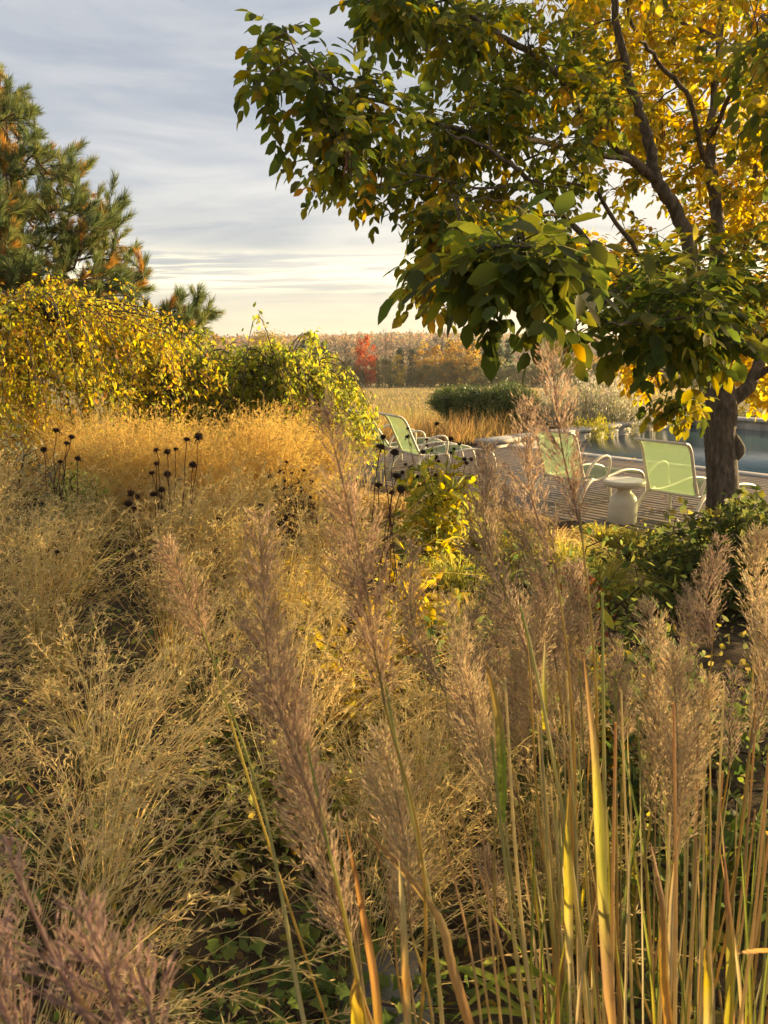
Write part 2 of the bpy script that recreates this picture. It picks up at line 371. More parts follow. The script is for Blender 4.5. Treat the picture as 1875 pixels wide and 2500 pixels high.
k = NT('bed_soil'); n = k.noise(12, 6, .65); k.out(k.pbsdf(k.mix(k.ramp(n, .35, .7), (.04, .03, .02), (.11, .08, .05)), .95, .05, k.bump(n, .8, .03)))
g = G(); box(g, (-0.05, 0.405, -0.6), (10.4, 1.75, 0.02)); box(g, (8.805, -13.6, -0.6), (10.4, 0.400, 0.02))
ob('planting_soil', g.mesh('planting_soil', 'bed_soil'), None, tuple(st(0, 0, 0)), (0, 0, POOL_ROT), kind='structure')

# ---------------------------------------------------------------- far hill, wood and tree line
k = NT('hill'); n = k.noise(0.02, 6, 0.65); n2 = k.noise(0.006, 3)
c = k.mix(k.ramp(n, 0.35, 0.65), (0.16, 0.10, 0.065), (0.30, 0.15, 0.08)); c = k.mix(k.ramp(n2, 0.45, 0.65), c, (0.10, 0.10, 0.055))
k.out(k.pbsdf(c, 1.0, 0.0))
def hill_z(x): return 2.0 + 5.5 * np.exp(-((x - 40) / 230.0) ** 2) + 1.2 * np.sin(x / 130.0 + 1) + 0.7 * np.sin(x / 43.0)
xs = np.linspace(-1600, 1600, 241); rows = []
for q, (yy, fz) in enumerate(((560, -0.45), (640, 0.1), (740, 0.6), (860, 1.0), (1100, 0.9), (1500, -0.5))):
    rows.append(np.stack([xs, np.full_like(xs, yy), np.where(fz < 0, -12, hill_z(xs) * fz)], -1))
V = np.array(rows); i = (np.arange(5)[:, None] * 241 + np.arange(240)).ravel()
ob('hill', mkmesh('hill', V.reshape(-1, 3), np.stack([i, i + 1, i + 242, i + 241], -1), 'hill', smooth=True), kind='structure')
# wooded hillside: a mass of crowns
N = 5200; hx = rng.uniform(-420, 520, N); hf = rng.random(N); hy = 600 + 265 * hf
hz = hill_z(hx) * np.interp(hy, [560, 640, 740, 860], [0, 0.1, 0.6, 1.0])
g = G(); M = 9
cp = np.repeat(np.stack([hx, hy, hz + 2.2], -1), M, 0) + rng.normal(size=(N * M, 3)) * np.array([2.0, 2.0, 1.3])
pal = pick([(0.20, 0.075, 0.03), (0.17, 0.09, 0.04), (0.13, 0.10, 0.045), (0.06, 0.065, 0.03), (0.22, 0.12, 0.04), (0.12, 0.08, 0.055)], N, [.25, .22, .15, .12, .12, .14])
V, F, kv = leaves(cp, rdir(N * M, 0.3), rdir(N * M), 3.0, 2.6, LEAF2); g.add(V, F, jcol(np.repeat(pal, M, 0), N * M, kv, 0.15, 0.06))
ob('woodland', g.mesh('woodland', 'leaf'), kind='stuff', label='rust coloured woodland covering the far hill', cat='woodland')

def branches(gr, base, height, n, spread, r, col, sub=3, up=1.0):
    """upright bare branching: limbs from a leader, twigs from limbs"""
    lead = np.array([[0, 0, 0], [0.02, 0.01, .35], [-.01, .02, .7], [0, 0, 1.0]]) * np.array([height, height, height]) + base
    P = spline(lead, 4); gr.add(*tubes(P[None], np.linspace(r, r * 0.15, len(P))[None], 5), col)
    for q in range(n):
        f = rng.uniform(0.2, 0.9); a = rng.uniform(0, 6.283); b = base + np.array([0, 0, f * height]); L = spread * height * (1.15 - f) * rng.uniform(.7, 1.2)
        d = np.array([math.cos(a), math.sin(a), up * rng.uniform(.8, 1.6)]); d /= np.linalg.norm(d)
        e = b + d * L; mid = (b + e) / 2 + np.array([0, 0, -0.05 * L])
        P = spline([b, mid, e], 3); gr.add(*tubes(P[None], np.linspace(r * .4 * (1.2 - f), r * .07, len(P))[None], 4), col)
        for w_ in range(sub * 2):
            b2 = P[rng.integers(2, len(P))]; d2 = unit(d + rng.normal(size=3) * .5 + np.array([0, 0, .35])); gr.add(*tubes(np.stack([b2, b2 + d2 * L * rng.uniform(.25, .5)])[None], np.array([[r * .1, r * .03]]), 3), col)
def far_crown(cols, shape, ncl=26, per=55, leaf=0.05, top=1.0, bottom=0.12, conic=False):
    g = G(); f = rng.random(ncl); z = bottom + (top - bottom) * f
    rad = shape * ((1 - f) ** 0.8 + 0.04 if conic else np.sqrt(np.clip(1 - (2 * f - 0.95) ** 2, 0.08, 1)))
    a = rng.uniform(0, 6.283, ncl); rr = rad * np.sqrt(rng.uniform(.15, 1, ncl))
    cc = np.stack([rr * np.cos(a), rr * np.sin(a), z], -1); sz = shape * rng.uniform(.16, .34, ncl)
    p = np.repeat(cc, per, 0) + rng.normal(size=(ncl * per, 3)) * np.repeat(sz, per)[:, None] * np.array([.6, .6, .45 if not conic else .25])
    p[:, 2] = np.clip(p[:, 2], 0.02, None)
    base = np.repeat(pick(cols, ncl), per, 0)
    V, F, kv = leaves(p, rdir(len(p), -0.2), rdir(len(p)), leaf * rng.uniform(.6, 1.4, len(p)), leaf * 0.75, LEAF2)
    return g.add(V, F, jcol(base, len(p), kv, 0.2, 0.07)).mesh('crown', 'leaf')
BROWN = (0.13, 0.11, 0.095)
def far_proto(kind):
    tr = G()
    if kind == 'bare': branches(tr, np.zeros(3), 1.0, 26, 0.42, 0.012, BROWN, 4, 1.7); return tr.mesh('trunk', 'bark_far'), far_crown([(0.16, 0.11, 0.08), (0.2, 0.13, 0.08)], 0.2, 16, 16, 0.025, 0.7, 0.15)
    branches(tr, np.zeros(3), 0.92, 14, 0.3, 0.014, BROWN, 3, 1.2); t = tr.mesh('trunk', 'bark_far')
    spec = dict(gold=([(0.30, 0.21, 0.06), (0.24, 0.18, 0.06), (0.36, 0.25, 0.07)], .42, 40, 60, .034), red=([(0.34, 0.055, 0.035), (0.30, 0.05, 0.03), (0.38, 0.09, 0.035)], .36, 34, 60, .04),
                orange=([(0.46, 0.24, 0.05), (0.40, 0.23, 0.05), (0.30, 0.20, 0.06), (0.5, 0.28, 0.05)], .23, 44, 46, .036), yellow=([(0.48, 0.33, 0.06), (0.40, 0.29, 0.07)], .28, 34, 46, .038),
                olive=([(0.105, 0.10, 0.04), (0.14, 0.12, 0.045), (0.08, 0.085, 0.035)], .48, 34, 60, .06), brown=([(0.17, 0.125, 0.09), (0.14, 0.11, 0.085), (0.22, 0.15, 0.08)], .30, 36, 46, .035))
    if kind == 'spruce': return t, far_crown([(0.035, 0.06, 0.03), (0.05, 0.075, 0.035)], .17, 70, 34, .04, 1.0, .03, True)
    c, s, n, p, l = spec[kind]; return t, far_crown(c, s, n, p, l, 1.0, .1 if kind != 'olive' else .02)
FAR = {kd: [far_proto(kd) for _ in range(2)] for kd in ('gold', 'red', 'orange', 'yellow', 'olive', 'brown', 'spruce', 'bare')}
FLAB = dict(orange='slim orange and yellow autumn tree at the far edge of the field', yellow='small bright yellow tree in the far tree line', olive='dark olive bushy thicket tree at the foot of the far tree line',
            brown='grey brown half bare tree in the far tree line', spruce='dark pointed evergreen in the far tree line', bare='tall leafless pale tree rising above the far tree line')
def far_tree(kind, u, top_v, D, width=1.0, label=None, solo=False):
    x = (u - 937.5) / FPX * D; y = D; z = float(ground_z(x, y)); topz = px(u, top_v, D)[2]; H = topz - z
    t, c_ = FAR[kind][rng.integers(2)]
    o = thing(dict(gold='golden_tree', red='red_maple', spruce='spruce_tree', bare='bare_tree', olive='thicket_tree').get(kind, kind + '_tree'), label or FLAB[kind], 'tree', (x, y, z), rng.uniform(0, 6.28), None if solo else kind + ' trees of the far tree line')
    o.scale = (H * width, H * width, H); ob('trunk', t, o); ob('crown', c_, o, kind='stuff'); return o
far_tree('gold', 655, 812, 128, 1.35, 'broad golden olive tree standing forward of the far tree line', True)
far_tree('red', 893, 826, 140, 0.7, 'bright red maple glowing in the far tree line', True)
for u, tv, wd, kd in [(905, 872, 0.7, 'red')]: far_tree(kd, u, tv, 137, wd, 'low red maple sapling leaning out below the bright red maple', True)
for u, tv in ((745, 833), (772, 838), (795, 833), (1005, 850), (1095, 832), (1147, 826), (1185, 818), (1212, 820), (1235, 832), (560, 860), (975, 848)): far_tree('spruce', u, tv, rng.uniform(150, 160), 1.0)
for u, tv in ((1035, 838), (1060, 846), (1098, 833), (1122, 829), (1150, 836), (1112, 880), (1140, 872), (1055, 880), (1085, 875), (1405, 850), (1440, 868), (1300, 890)): far_tree('orange', u, tv, rng.uniform(142, 150), 1.0)
for u, tv in ((815, 868), (780, 872), (972, 868), (1120, 890)): far_tree('yellow', u, tv, 141, 0.9)
for u, tv in ((820, 812), (845, 806), (940, 800), (955, 806), (1000, 802), (1078, 796), (1090, 800), (1115, 806), (1180, 808), (880, 805), (640, 800), (1020, 812), (1330, 815), (1385, 820)): far_tree('bare', u, tv, rng.uniform(146, 168), 0.9)
for u in np.arange(500, 1900, 34): far_tree('brown', u + rng.normal() * 8, 834 + rng.normal() * 11 - (6 if u > 1150 else 0), rng.uniform(150, 172), rng.uniform(.9, 1.3))
for u in np.arange(730, 1900, 40): far_tree('olive', u + rng.normal() * 8, 888 + rng.normal() * 9, rng.uniform(139, 145), rng.uniform(.9, 1.25))
# hazy far clump left
for u, tv in ((505, 822), (530, 817), (545, 830), (575, 838)): far_tree('orange', u, tv, 330, 1.7, 'pale hazy autumn tree far beyond the tree line', False)['group'] = 'hazy distant trees'
# field grass as a mass
def blades(n, pos, h, lean, w, cols, K=4, curve=0.5, tipcol=None, var=0.15):
    a = rng.uniform(0, 6.283, n); d = np.stack([np.cos(a), np.sin(a), np.zeros(n)], -1); h = np.broadcast_to(h, n); t = np.linspace(0, 1, K)
    ln = np.abs(rng.normal(lean, lean * .5 + 1e-6, n)); 
    P = pos[:, None] + d[:, None] * (h * ln)[:, None, None] * (t ** (1 + curve))[None, :, None] + np.array([0, 0, 1.0]) * (h[:, None] * t * (1 - 0.35 * ln[:, None] * t))[..., None]
    W = np.broadcast_to(w, n)[:, None] * np.array([1, .9, .65, .12])[None, :] if K == 4 else np.broadcast_to(w, n)[:, None] * np.linspace(1, .12, K)[None]
    V, F = ribbons(P, W); c_ = jcol(cols, n, 2 * K, var, 0.06)
    if tipcol is not None:
        f = np.tile(np.repeat(t, 2), n)[:, None]; c_ = c_ * (1 - f) + np.repeat(jcol(tipcol, n, 1, var, .06), 2 * K, 0) * f
    return V, F, c_
n = 26000; yy = 24 + 126 * rng.random(n) ** 1.9; xx = rng.uniform(-0.3, 0.45, n) * yy
g = G().add(*blades(n, np.stack([xx, yy, ground_z(xx, yy)], -1), rng.uniform(.10, .28, n), .6, .010 + yy * .0005, np.where((np.sin(yy * .42 + np.sin(xx * .15) * 1.5) + rng.normal(0, .5, n) > 0)[:, None], pick([(.38, .27, .12), (.42, .30, .14)], n), pick([(.24, .18, .075), (.28, .21, .08), (.20, .165, .06)], n)), 3))
ob('field_grass', g.mesh('field_grass', 'straw'), kind='stuff', label='dry tawny meadow grass of the field', cat='grass')
# ================================================================ FURNITURE
k = NT('cream_paint'); n = k.noise(40, 4); k.out(k.pbsdf(k.mix(k.ramp(n, .35, .75), (0.72, 0.66, 0.52), (0.80, 0.74, 0.60)), 0.38, 0.45))
k = NT('cream_ceramic'); n = k.noise(9, 5); n2 = k.noise(60, 3); k.out(k.pbsdf(k.mix(k.ramp(n, .4, .75), (0.80, 0.72, 0.52), (0.74, 0.64, 0.44)), 0.35, 0.5, k.bump(n2, .06, .003)))
k = NT('sling_fabric')
c_ = k.n('ShaderNodeTexCoord'); wv = k.n('ShaderNodeTexWave'); wv.inputs['Scale'].default_value = 90; k.l(c_.outputs['Object'], wv.inputs[0])
colr = k.mix(k.ramp(wv.outputs[1], .2, .8), (0.21, 0.28, 0.15), (0.25, 0.33, 0.19))
tr = k.n('ShaderNodeBsdfTranslucent'); k.val(tr.inputs[0], (0.27, 0.38, 0.20, 1)); tp = k.n('ShaderNodeBsdfTransparent'); k.val(tp.inputs[0], (0.70, 0.84, 0.62, 1))
m1 = k.n('ShaderNodeMixShader'); m1.inputs[0].default_value = 0.45; k.l(k.pbsdf(colr, .6, .3), m1.inputs[1]); k.l(tr.outputs[0], m1.inputs[2])
m2 = k.n('ShaderNodeMixShader'); m2.inputs[0].default_value = 0.38; k.l(m1.outputs[0], m2.inputs[1]); k.l(tp.outputs[0], m2.inputs[2]); k.out(m2.outputs[0])

def tube_part(name, pts, r, parent, mat='cream_paint', m=6, sides=8, flat=1.0):
    P = spline(pts, m); V, F = tubes(P[None], np.full((1, len(P)), r), sides); g = G().add(V, F, (1, 1, 1))
    for e in (0, len(P) - 1):
        g.f.setdefault(sides, []).append((np.arange(sides) + e * sides)[None, ::(1 if e else -1)])
    return ob(name, g.mesh(name, mat, smooth=True), parent)
def sheet(name, prof, y0, y1, parent, sag=0.0, m=6):
    P = spline(prof, m); ny = 7; yy = np.linspace(y0, y1, ny); V = np.zeros((len(P), ny, 3)); V[..., 0] = P[:, None, 0]; V[..., 1] = yy; V[..., 2] = P[:, None, 2] - sag * (1 - (2 * (yy - y0) / (y1 - y0) - 1) ** 2)
    i = (np.arange(len(P) - 1)[:, None] * ny + np.arange(ny - 1)).ravel()
    return ob(name, G().add(V, np.stack([i, i + 1, i + 1 + ny, i + ny], -1), (1, 1, 1)).mesh(name, 'sling_fabric', smooth=True), parent)
def chaise(label, loc, ang, recline=0.0):
    t = thing('sling_lounger', label, 'lounge chair', loc, ang, 'green sling loungers on the deck'); w = 0.305; rc = recline
    back = [(0.02, 0, .345), (-.05 - rc * .1, 0, .50), (-.12 - rc * .25, 0, .68), (-.18 - rc * .4, 0, .84 - rc * .04), (-.25 - rc * .5, 0, .93 - rc * .07), (-.33 - rc * .5, 0, .955 - rc * .08)]
    seat = [(-.02, 0, .34), (.25, 0, .315), (.55, 0, .335), (.85, 0, .375), (1.1, 0, .36), (1.32, 0, .30)]
    sheet('backrest_sling', [(x + .006, 0, z) for x, _, z in back], -w + .012, w - .012, t, 0.0)
    sheet('seat_sling', seat, -w + .012, w - .012, t, 0.018)
    for s in (-1, 1):
        tube_part('back_rail', [(x, s * w, z) for x, _, z in back], .019, t)
        tube_part('seat_rail', [(x, s * w, z) for x, _, z in seat] + [(1.40, s * w, .16), (1.43, s * w, 0.0)], .018, t)
        tube_part('armrest', [(-.02, s * (w + .05), .36), (.05, s * (w + .06), .50), (.20, s * (w + .065), .60), (.38, s * (w + .065), .62), (.46, s * (w + .06), .56), (.47, s * (w + .05), .42), (.46, s * (w + .02), .33)], .019, t)
        tube_part('leg', [(.16, s * (w + .03), .34), (.02, s * (w + .05), .28), (-.10, s * (w + .06), .15), (-.16, s * (w + .06), 0.0)], .021, t)
        tube_part('leg', [(.50, s * (w + .02), .33), (.53, s * (w + .035), .20), (.55, s * (w + .04), 0.0)], .020, t)
    for (x, z) in ((.0, .335), (-.33 - rc * .5, .955 - rc * .08), (1.33, .29), (.5, .30)): tube_part('crossbar', [(x, -w, z), (x, 0, z), (x, w, z)], .016, t, m=2)
    return t
ANG = R(43)
pR = onz(1640, 1203, 0.34); chaise('green sling lounger with its backrest raised next to the tree trunk', (pR[0], pR[1], 0.0), R(38))
pM = onz(1375, 1165, 0.34); chaise('green sling lounger just beyond the cream pedestal table, half hidden by feathery plumes', (pM[0], pM[1], 0.0), R(40))
p2 = onz(1000, 1105, 0.34); chaise('green sling lounger at the deck corner with its raised back seen beside brown seed heads', (p2[0], p2[1], 0.0), R(26), .1)
p1 = onz(930, 1092, 0.34); chaise('pale sunlit sling lounger leaning out behind the hanging green foliage', (p1[0], p1[1] + .3, 0.0), R(24), .35)
# pedestal table (lathe)
def lathe(name, prof, mat, parent, seg=36, loc=(0, 0, 0)):
    p = np.asarray(prof, float); a = np.arange(seg) / seg * 2 * np.pi
    V = np.stack([p[:, None, 0] * np.cos(a), p[:, None, 0] * np.sin(a), np.broadcast_to(p[:, None, 1], (len(p), seg))], -1).reshape(-1, 3)
    b = np.arange(len(p) - 1)[:, None] * seg; j = np.arange(seg); j2 = (j + 1) % seg
    F = np.stack([b + j, b + j2, b + seg + j2, b + seg + j], -1).reshape(-1, 4)
    return ob(name, G().add(V, F, (1, 1, 1)).mesh(name, mat, smooth=True), parent, loc)
pT = onz(1518, 1276, 0.0); tb = thing('pedestal_table', 'cream round pedestal side table with a bulbous base on the deck', 'side table', pT)
lathe('base', [(0, .001), (.150, .001), (.160, .02), (.163, .12), (.160, .22), (.148, .29), (.118, .335), (.085, .36), (.078, .385), (.09, .41), (.15, .425)], 'cream_ceramic', tb)
lathe('tabletop', [(.12, .424), (.205, .43), (.226, .445), (.232, .47), (.230, .492), (.222, .50), (.19, .497), (.1, .495), (0, .495)], 'cream_ceramic', tb)
# fallen leaves on the deck
lv = LEAF8[0].copy(); lv[:, 2] = [.0, .10, .12, .10, .16, .07, .05, .09, .02, .03]
LM = [G().add(lv * np.array([1, .55, .6]), LEAF8[1], c_).mesh('fallen_leaf', 'leaf') for c_ in ((.62, .40, .10), (.55, .27, .09), (.60, .48, .26), (.45, .30, .12))]
spots = [(1618, 1212), (1640, 1210), (1651, 1222), (1588, 1236), (1592, 1248), (1615, 1246), (1633, 1247), (1594, 1254), (1627, 1223), (1640, 1170), (1530, 1126), (1540, 1128), (1552, 1126), (1563, 1125), (1555, 1150), (1540, 1148), (1535, 1122),
         (1712, 1146), (1722, 1147), (1735, 1149), (1820, 1186), (1832, 1184), (1550, 1222), (1255, 1110), (1270, 1103), (1230, 1120), (1225, 1170), (1240, 1190), (1200, 1130), (1300, 1140), (1690, 1175), (1470, 1150), (1265, 1155)]
for q, (u, v) in enumerate(spots):
    p = onz(u + rng.normal() * 3, v, 0.006); sc = rng.uniform(.07, .11)
    ob('fallen_leaf', LM[q % 4], None, tuple(p + np.array([0, 0, .002])), (rng.normal() * .12, rng.normal() * .12, rng.uniform(0, 6.28)), sc, None, 'curled yellow leaf fallen on the deck boards', 'leaf', 'fallen leaves on the deck')
for q in range(40):
    s_, t_ = rng.uniform(-4.2, .3), rng.uniform(2, 9); p = st(s_, t_, .006)
    ob('fallen_leaf', LM[q % 4], None, tuple(p), (rng.normal() * .12, rng.normal() * .12, rng.uniform(0, 6.28)), rng.uniform(.05, .1), None, 'curled yellow leaf fallen on the deck boards', 'leaf', 'fallen leaves on the deck')
# ================================================================ THE BIG TREE
TREE = np.array([3.28, 7.25, 0.0]); TREE[2] = float(ground_z(TREE[0], TREE[1])) - 0.02
tree = thing('shade_tree', 'spreading tree turning from green to yellow with a forked trunk beside the pool', 'tree', TREE)
def limb(pts, r0, r1, m=6):
    q = np.array(pts, float); P = spline(px(q[:, 0], q[:, 1], q[:, 2]), m); return P, np.linspace(r0, r1, len(P))
LIMBS = [
    limb([(1669 + 42, 775, 7.25), (1669, 561, 7.15), (1605, 443, 7.0), (1582, 338, 6.9), (1555, 253, 6.8), (1510, 80, 6.6), (1480, -150, 6.4), (1470, -400, 6.3)], .085, .02),
    limb([(1605, 443, 7.0), (1504, 359, 6.7), (1411, 262, 6.3), (1335, 160, 5.9), (1175, 59, 5.5), (1050, -30, 5.2), (900, -160, 4.9)], .05, .010),
    limb([(1560, 405, 6.9), (1525, 388, 6.75), (1386, 363, 6.3), (1250, 333, 5.8), (1141, 321, 5.4), (1056, 300, 5.1), (972, 266, 4.8), (896, 236, 4.5), (812, 203, 4.3), (761, 165, 4.15), (715, 115, 4.05)], .034, .004),
    limb([(1740, 800, 7.3), (1749, 549, 7.5), (1736, 405, 7.6), (1740, 270, 7.7), (1766, 0, 7.9), (1790, -300, 8.0)], .085, .025),
    limb([(1740, 430, 7.6), (1715, 367, 7.4), (1681, 240, 7.1), (1605, 148, 6.8), (1546, 63, 6.5), (1490, -120, 6.1)], .036, .012),
    limb([(1700, 800, 7.25), (1640, 730, 6.9), (1560, 690, 6.5), (1491, 650, 6.2), (1378, 528, 5.8), (1289, 435, 5.4), (1175, 354, 5.1), (1090, 330, 4.9)], .05, .008),
    limb([(1690, 720, 7.2), (1620, 690, 6.9), (1555, 615, 6.6), (1453, 460, 6.1), (1386, 384, 5.8)], .04, .010),
    limb([(1378, 528, 5.8), (1290, 515, 5.5), (1220, 490, 5.2), (1100, 480, 4.9)], .014, .005),
    limb([(1453, 460, 6.1), (1330, 440, 5.8), (1200, 460, 5.4), (1080, 440, 5.1), (960, 420, 4.8), (850, 410, 4.5)], .016, .004),
    limb([(1745, 880, 7.2), (1650, 740, 5.4), (1540, 700, 4.2), (1440, 760, 3.3), (1350, 700, 2.8), (1255, 610, 2.5), (1160, 620, 2.4), (1080, 680, 2.4)], .03, .004),
    limb([(1755, 930, 7.2), (1720, 850, 5.6), (1650, 800, 4.4), (1580, 790, 3.6), (1480, 790, 3.1)], .028, .005),
    limb([(1775, 990, 7.25), (1833, 930, 7.3), (1875, 830, 7.5), (1960, 650, 7.8), (2060, 400, 8.2), (2140, 100, 8.6)], .085, .02),
    limb([(1833, 930, 7.3), (1950, 850, 7.0), (2100, 760, 6.8), (2250, 640, 6.6)], .04, .01),
    limb([(1780, 800, 7.4), (1830, 560, 8.2), (1845, 380, 8.7), (1850, 150, 9.0), (1860, -100, 9.2)], .045, .015),
    limb([(1760, 760, 7.4), (1690, 640, 8.3), (1580, 610, 9.0), (1450, 620, 9.4)], .03, .006),
    limb([(1770, 880, 7.4), (1720, 880, 8.4), (1640, 905, 9.0), (1570, 900, 9.2)], .022, .005),
    limb([(1770, 900, 7.4), (1810, 850, 6.4), (1850, 840, 5.4), (1900, 780, 4.8)], .03, .008),
    limb([(1766, 100, 7.9), (1600, 20, 8.5), (1450, -80, 9.0)], .03, .008),
    limb([(1960, 650, 7.8), (1900, 400, 9.0), (1840, 200, 9.8)], .03, .008),
    limb([(1740, 330, 7.6), (1800, 200, 6.5), (1840, 120, 5.6), (1860, 40, 5.0)], .03, .006),
]
trunk_pts = [px(1772, 1330, 7.25), px(1766, 1240, 7.25), px(1762, 1150, 7.25), px(1757, 1060, 7.25), px(1760, 1000, 7.25), px(1752, 930, 7.25), px(1742, 860, 7.25), px(1735, 790, 7.27)]
TP = spline(trunk_pts, 8); TR = np.interp(np.linspace(0, 1, len(TP)), [0, .08, .2, .35, .55, .68, .8, 1], [.24, .18, .145, .138, .148, .138, .11, .088])
def rough_tube(g, P, r, sides, amp, col=(1, 1, 1)):
    V, F = tubes(P[None], r[None], sides); V = V.reshape(len(P), sides, 3); a = np.arange(sides)
    f = 1 + amp * (np.sin(a * 3.0 / sides * 6.283 + 0.4) * .5 + rng.normal(0, .35, (len(P), sides)) * .3 + np.sin(a * 5 / sides * 6.283 + np.linspace(0, 4, len(P))[:, None]) * .4)
    V = P[:, None] + (V - P[:, None]) * f[..., None]; g.add(V, F, col)
g = G(); rough_tube(g, TP, TR, 20, .08)
# swollen scar on the trunk's flank
sc = px(1800, 1098, 7.2); th = np.linspace(0, np.pi * 2, 10, endpoint=False)
P = np.array([sc + np.array([-.06, .03, -.16]), sc + np.array([.0, .0, -.04]), sc + np.array([.01, .0, .03]), sc + np.array([-.05, .03, .16])]); P = spline(P, 4)
rough_tube(g, P, np.interp(np.linspace(0, 1, len(P)), [0, .4, .6, 1], [.03, .06, .055, .03]), 12, .1)
tk = ob('trunk', g.mesh('trunk', 'bark', TREE, True), tree)
nodes = []
for P, r in LIMBS:
    g = G(); P = P + rng.normal(0, .008, P.shape) * (np.arange(len(P)) > 2)[:, None]
    rough_tube(g, P, r * .85, 9, .05); ob('limb', g.mesh('limb', 'bark', TREE, True), tree); nodes.append(P[2:])
nodes = np.concatenate(nodes)
# leaf clusters: (outline in the photograph, number of twig tips, depth range, yellow share)
OUT = [
    ([(705, 70), (745, 110), (880, 160), (930, 140), (1000, 210), (960, 330), (900, 400), (760, 400), (690, 310), (610, 255), (595, 180), (640, 115)], 38, (3.9, 4.9), .12),
    ([(870, -20), (890, 60), (990, 110), (1010, 200), (1000, 350), (870, 380), (750, 350), (735, 420), (770, 470), (850, 460), (970, 470), (1030, 560), (1020, 640), (1120, 740), (1250, 640), (1400, 480), (1500, 250), (1450, -20)], 235, (5.1, 7.2), .2),
    ([(840, -30), (860, 50), (960, 95), (1020, -30)], 22, (4.8, 5.8), .1),
    ([(1010, 560), (1030, 600), (1000, 640), (1030, 720), (1100, 700), (1150, 600), (1130, 480), (1060, 480)], 34, (4.4, 5.2), .35),
    ([(1290, -40), (1500, 250), (1420, 480), (1560, 620), (1650, 700), (1900, 600), (1950, 0), (1900, -60)], 130, (7.1, 8.8), .55),
    ([(1380, -40), (1480, 250), (1540, 400), (1650, 500), (1720, 560), (1930, 560), (1990, 200), (1950, -60)], 240, (7.6, 10.0), 1.0),
    ([(1320, 585), (1380, 590), (1500, 600), (1540, 650), (1500, 690), (1400, 680), (1330, 640)], 34, (8.6, 9.6), 1.3),
    ([(1520, 880), (1560, 870), (1600, 890), (1600, 930), (1560, 940)], 14, (8.7, 9.4), 1.2),
    ([(1690, 720), (1900, 640), (1960, 800), (1960, 960), (1850, 1010), (1800, 880), (1700, 850)], 75, (7.4, 8.6), 1.15),
    ([(1210, 530), (1290, 550), (1350, 580), (1430, 630), (1430, 660), (1390, 665), (1280, 685), (1240, 660), (1190, 630), (1150, 570)], 21, (2.2, 2.8), .0),
    ([(1420, 700), (1500, 670), (1700, 650), (1770, 680), (1770, 780), (1740, 850), (1640, 840), (1560, 780), (1470, 720)], 50, (3.3, 4.6), .0),
    ([(1600, 950), (1700, 960), (1710, 1000), (1620, 1000)], 8, (6.2, 7.0), .3),
    ([(1800, 80), (1870, 30), (1990, 200), (1950, 420), (1830, 300)], 26, (4.2, 5.4), .3),
    ([(1480, 640), (1640, 600), (1850, 560), (1950, 700), (1800, 760), (1560, 760)], 50, (4.6, 6.0), .12),
    # beyond the frame: the rest of the crown
    ([(870, -40), (1450, -40), (1900, -60), (2000, 150), (2100, 0), (1900, -480), (1500, -560), (1100, -350)], 130, (5.2, 9.0), .5),
    ([(1960, 80), (1960, 900), (2150, 880), (2450, 650), (2500, 200), (2200, -200)], 220, (4.6, 9.0), .6)]
GREEN = np.array([(.040, .056, .009), (.050, .068, .010), (.075, .088, .011), (.032, .047, .008), (.11, .105, .013)])
YEL = np.array([(.62, .38, .035), (.70, .45, .045), (.58, .28, .03), (.52, .40, .05), (.40, .34, .05)])
tips, ysh = [], []
for poly, n, (d0, d1), y in OUT:
    uv = sample_poly(poly, n); tips.append(px(uv[:, 0], uv[:, 1], rng.uniform(d0, d1, n))); ysh += [y] * n
tips = np.concatenate(tips); ysh = np.array(ysh)
seg, desc, tp, td = grow(nodes, tips, 0.14, 0.05)
g = G().add(*tubes(seg, np.stack([.0022 * np.sqrt(desc) + .0008] * 2, 1), 4), (1, 1, 1))
crown = ob('crown', g.mesh('crown', 'bark', TREE), tree, kind='stuff', label='crown of green leaves turning yellow on the pool side')
# compound leaves: along each twig end
per = 5; base = np.repeat(tp, per, 0); bd = np.repeat(td, per, 0); ny = np.repeat(ysh, per)
base = base - bd * rng.uniform(0, .22, (len(base), 1)) + rng.normal(0, .02, base.shape)
rd = unit(bd * .5 + rng.normal(0, .55, bd.shape) + np.array([0, 0, -.25])); RL = rng.uniform(.16, .27, len(base)); NL = 7
f = np.array([.35, .35, .62, .62, .86, .86, 1.0]); sg = np.array([1, -1, 1, -1, 1, -1, 0])
side = unit(np.cross(rd, np.array([0, 0, 1.0]) + rng.normal(0, .25, rd.shape)))
lp = base[:, None] + rd[:, None] * (RL[:, None] * f)[..., None]; lp[..., 2] -= (RL[:, None] * f ** 2) * .22
ld = unit(side[:, None] * sg[:, None] * .85 + rd[:, None] * (.45 + (sg == 0) * .6)[:, None] + np.array([0, 0, -.55]) + rng.normal(0, .18, lp.shape))
ln = unit(np.array([0, 0, 1.0]) + rng.normal(0, .45, lp.shape) + rd[:, None] * .3)
base_d = cam_uv(base)[2]
yv = np.clip(np.repeat(ny, NL) + np.repeat(rng.normal(0, .22, len(base)), NL) + rng.normal(0, .08, len(base) * NL), 0, 1)
lp, ld, ln = lp.reshape(-1, 3), ld.reshape(-1, 3), ln.reshape(-1, 3); LL = rng.uniform(.065, .105, len(lp)) * np.repeat(rng.uniform(.85, 1.1, len(base)), NL) * np.tile([.85, .85, 1, 1, 1, 1, 1.15], len(base)); WW = LL * rng.uniform(.55, .68, len(lp))
gc = pick(GREEN, len(lp)); yc = np.repeat(pick(YEL, len(base)), NL, 0); s_ = np.clip((yv - .25) / .5, 0, 1)[:, None]; lc = gc * (1 - s_) + yc * s_
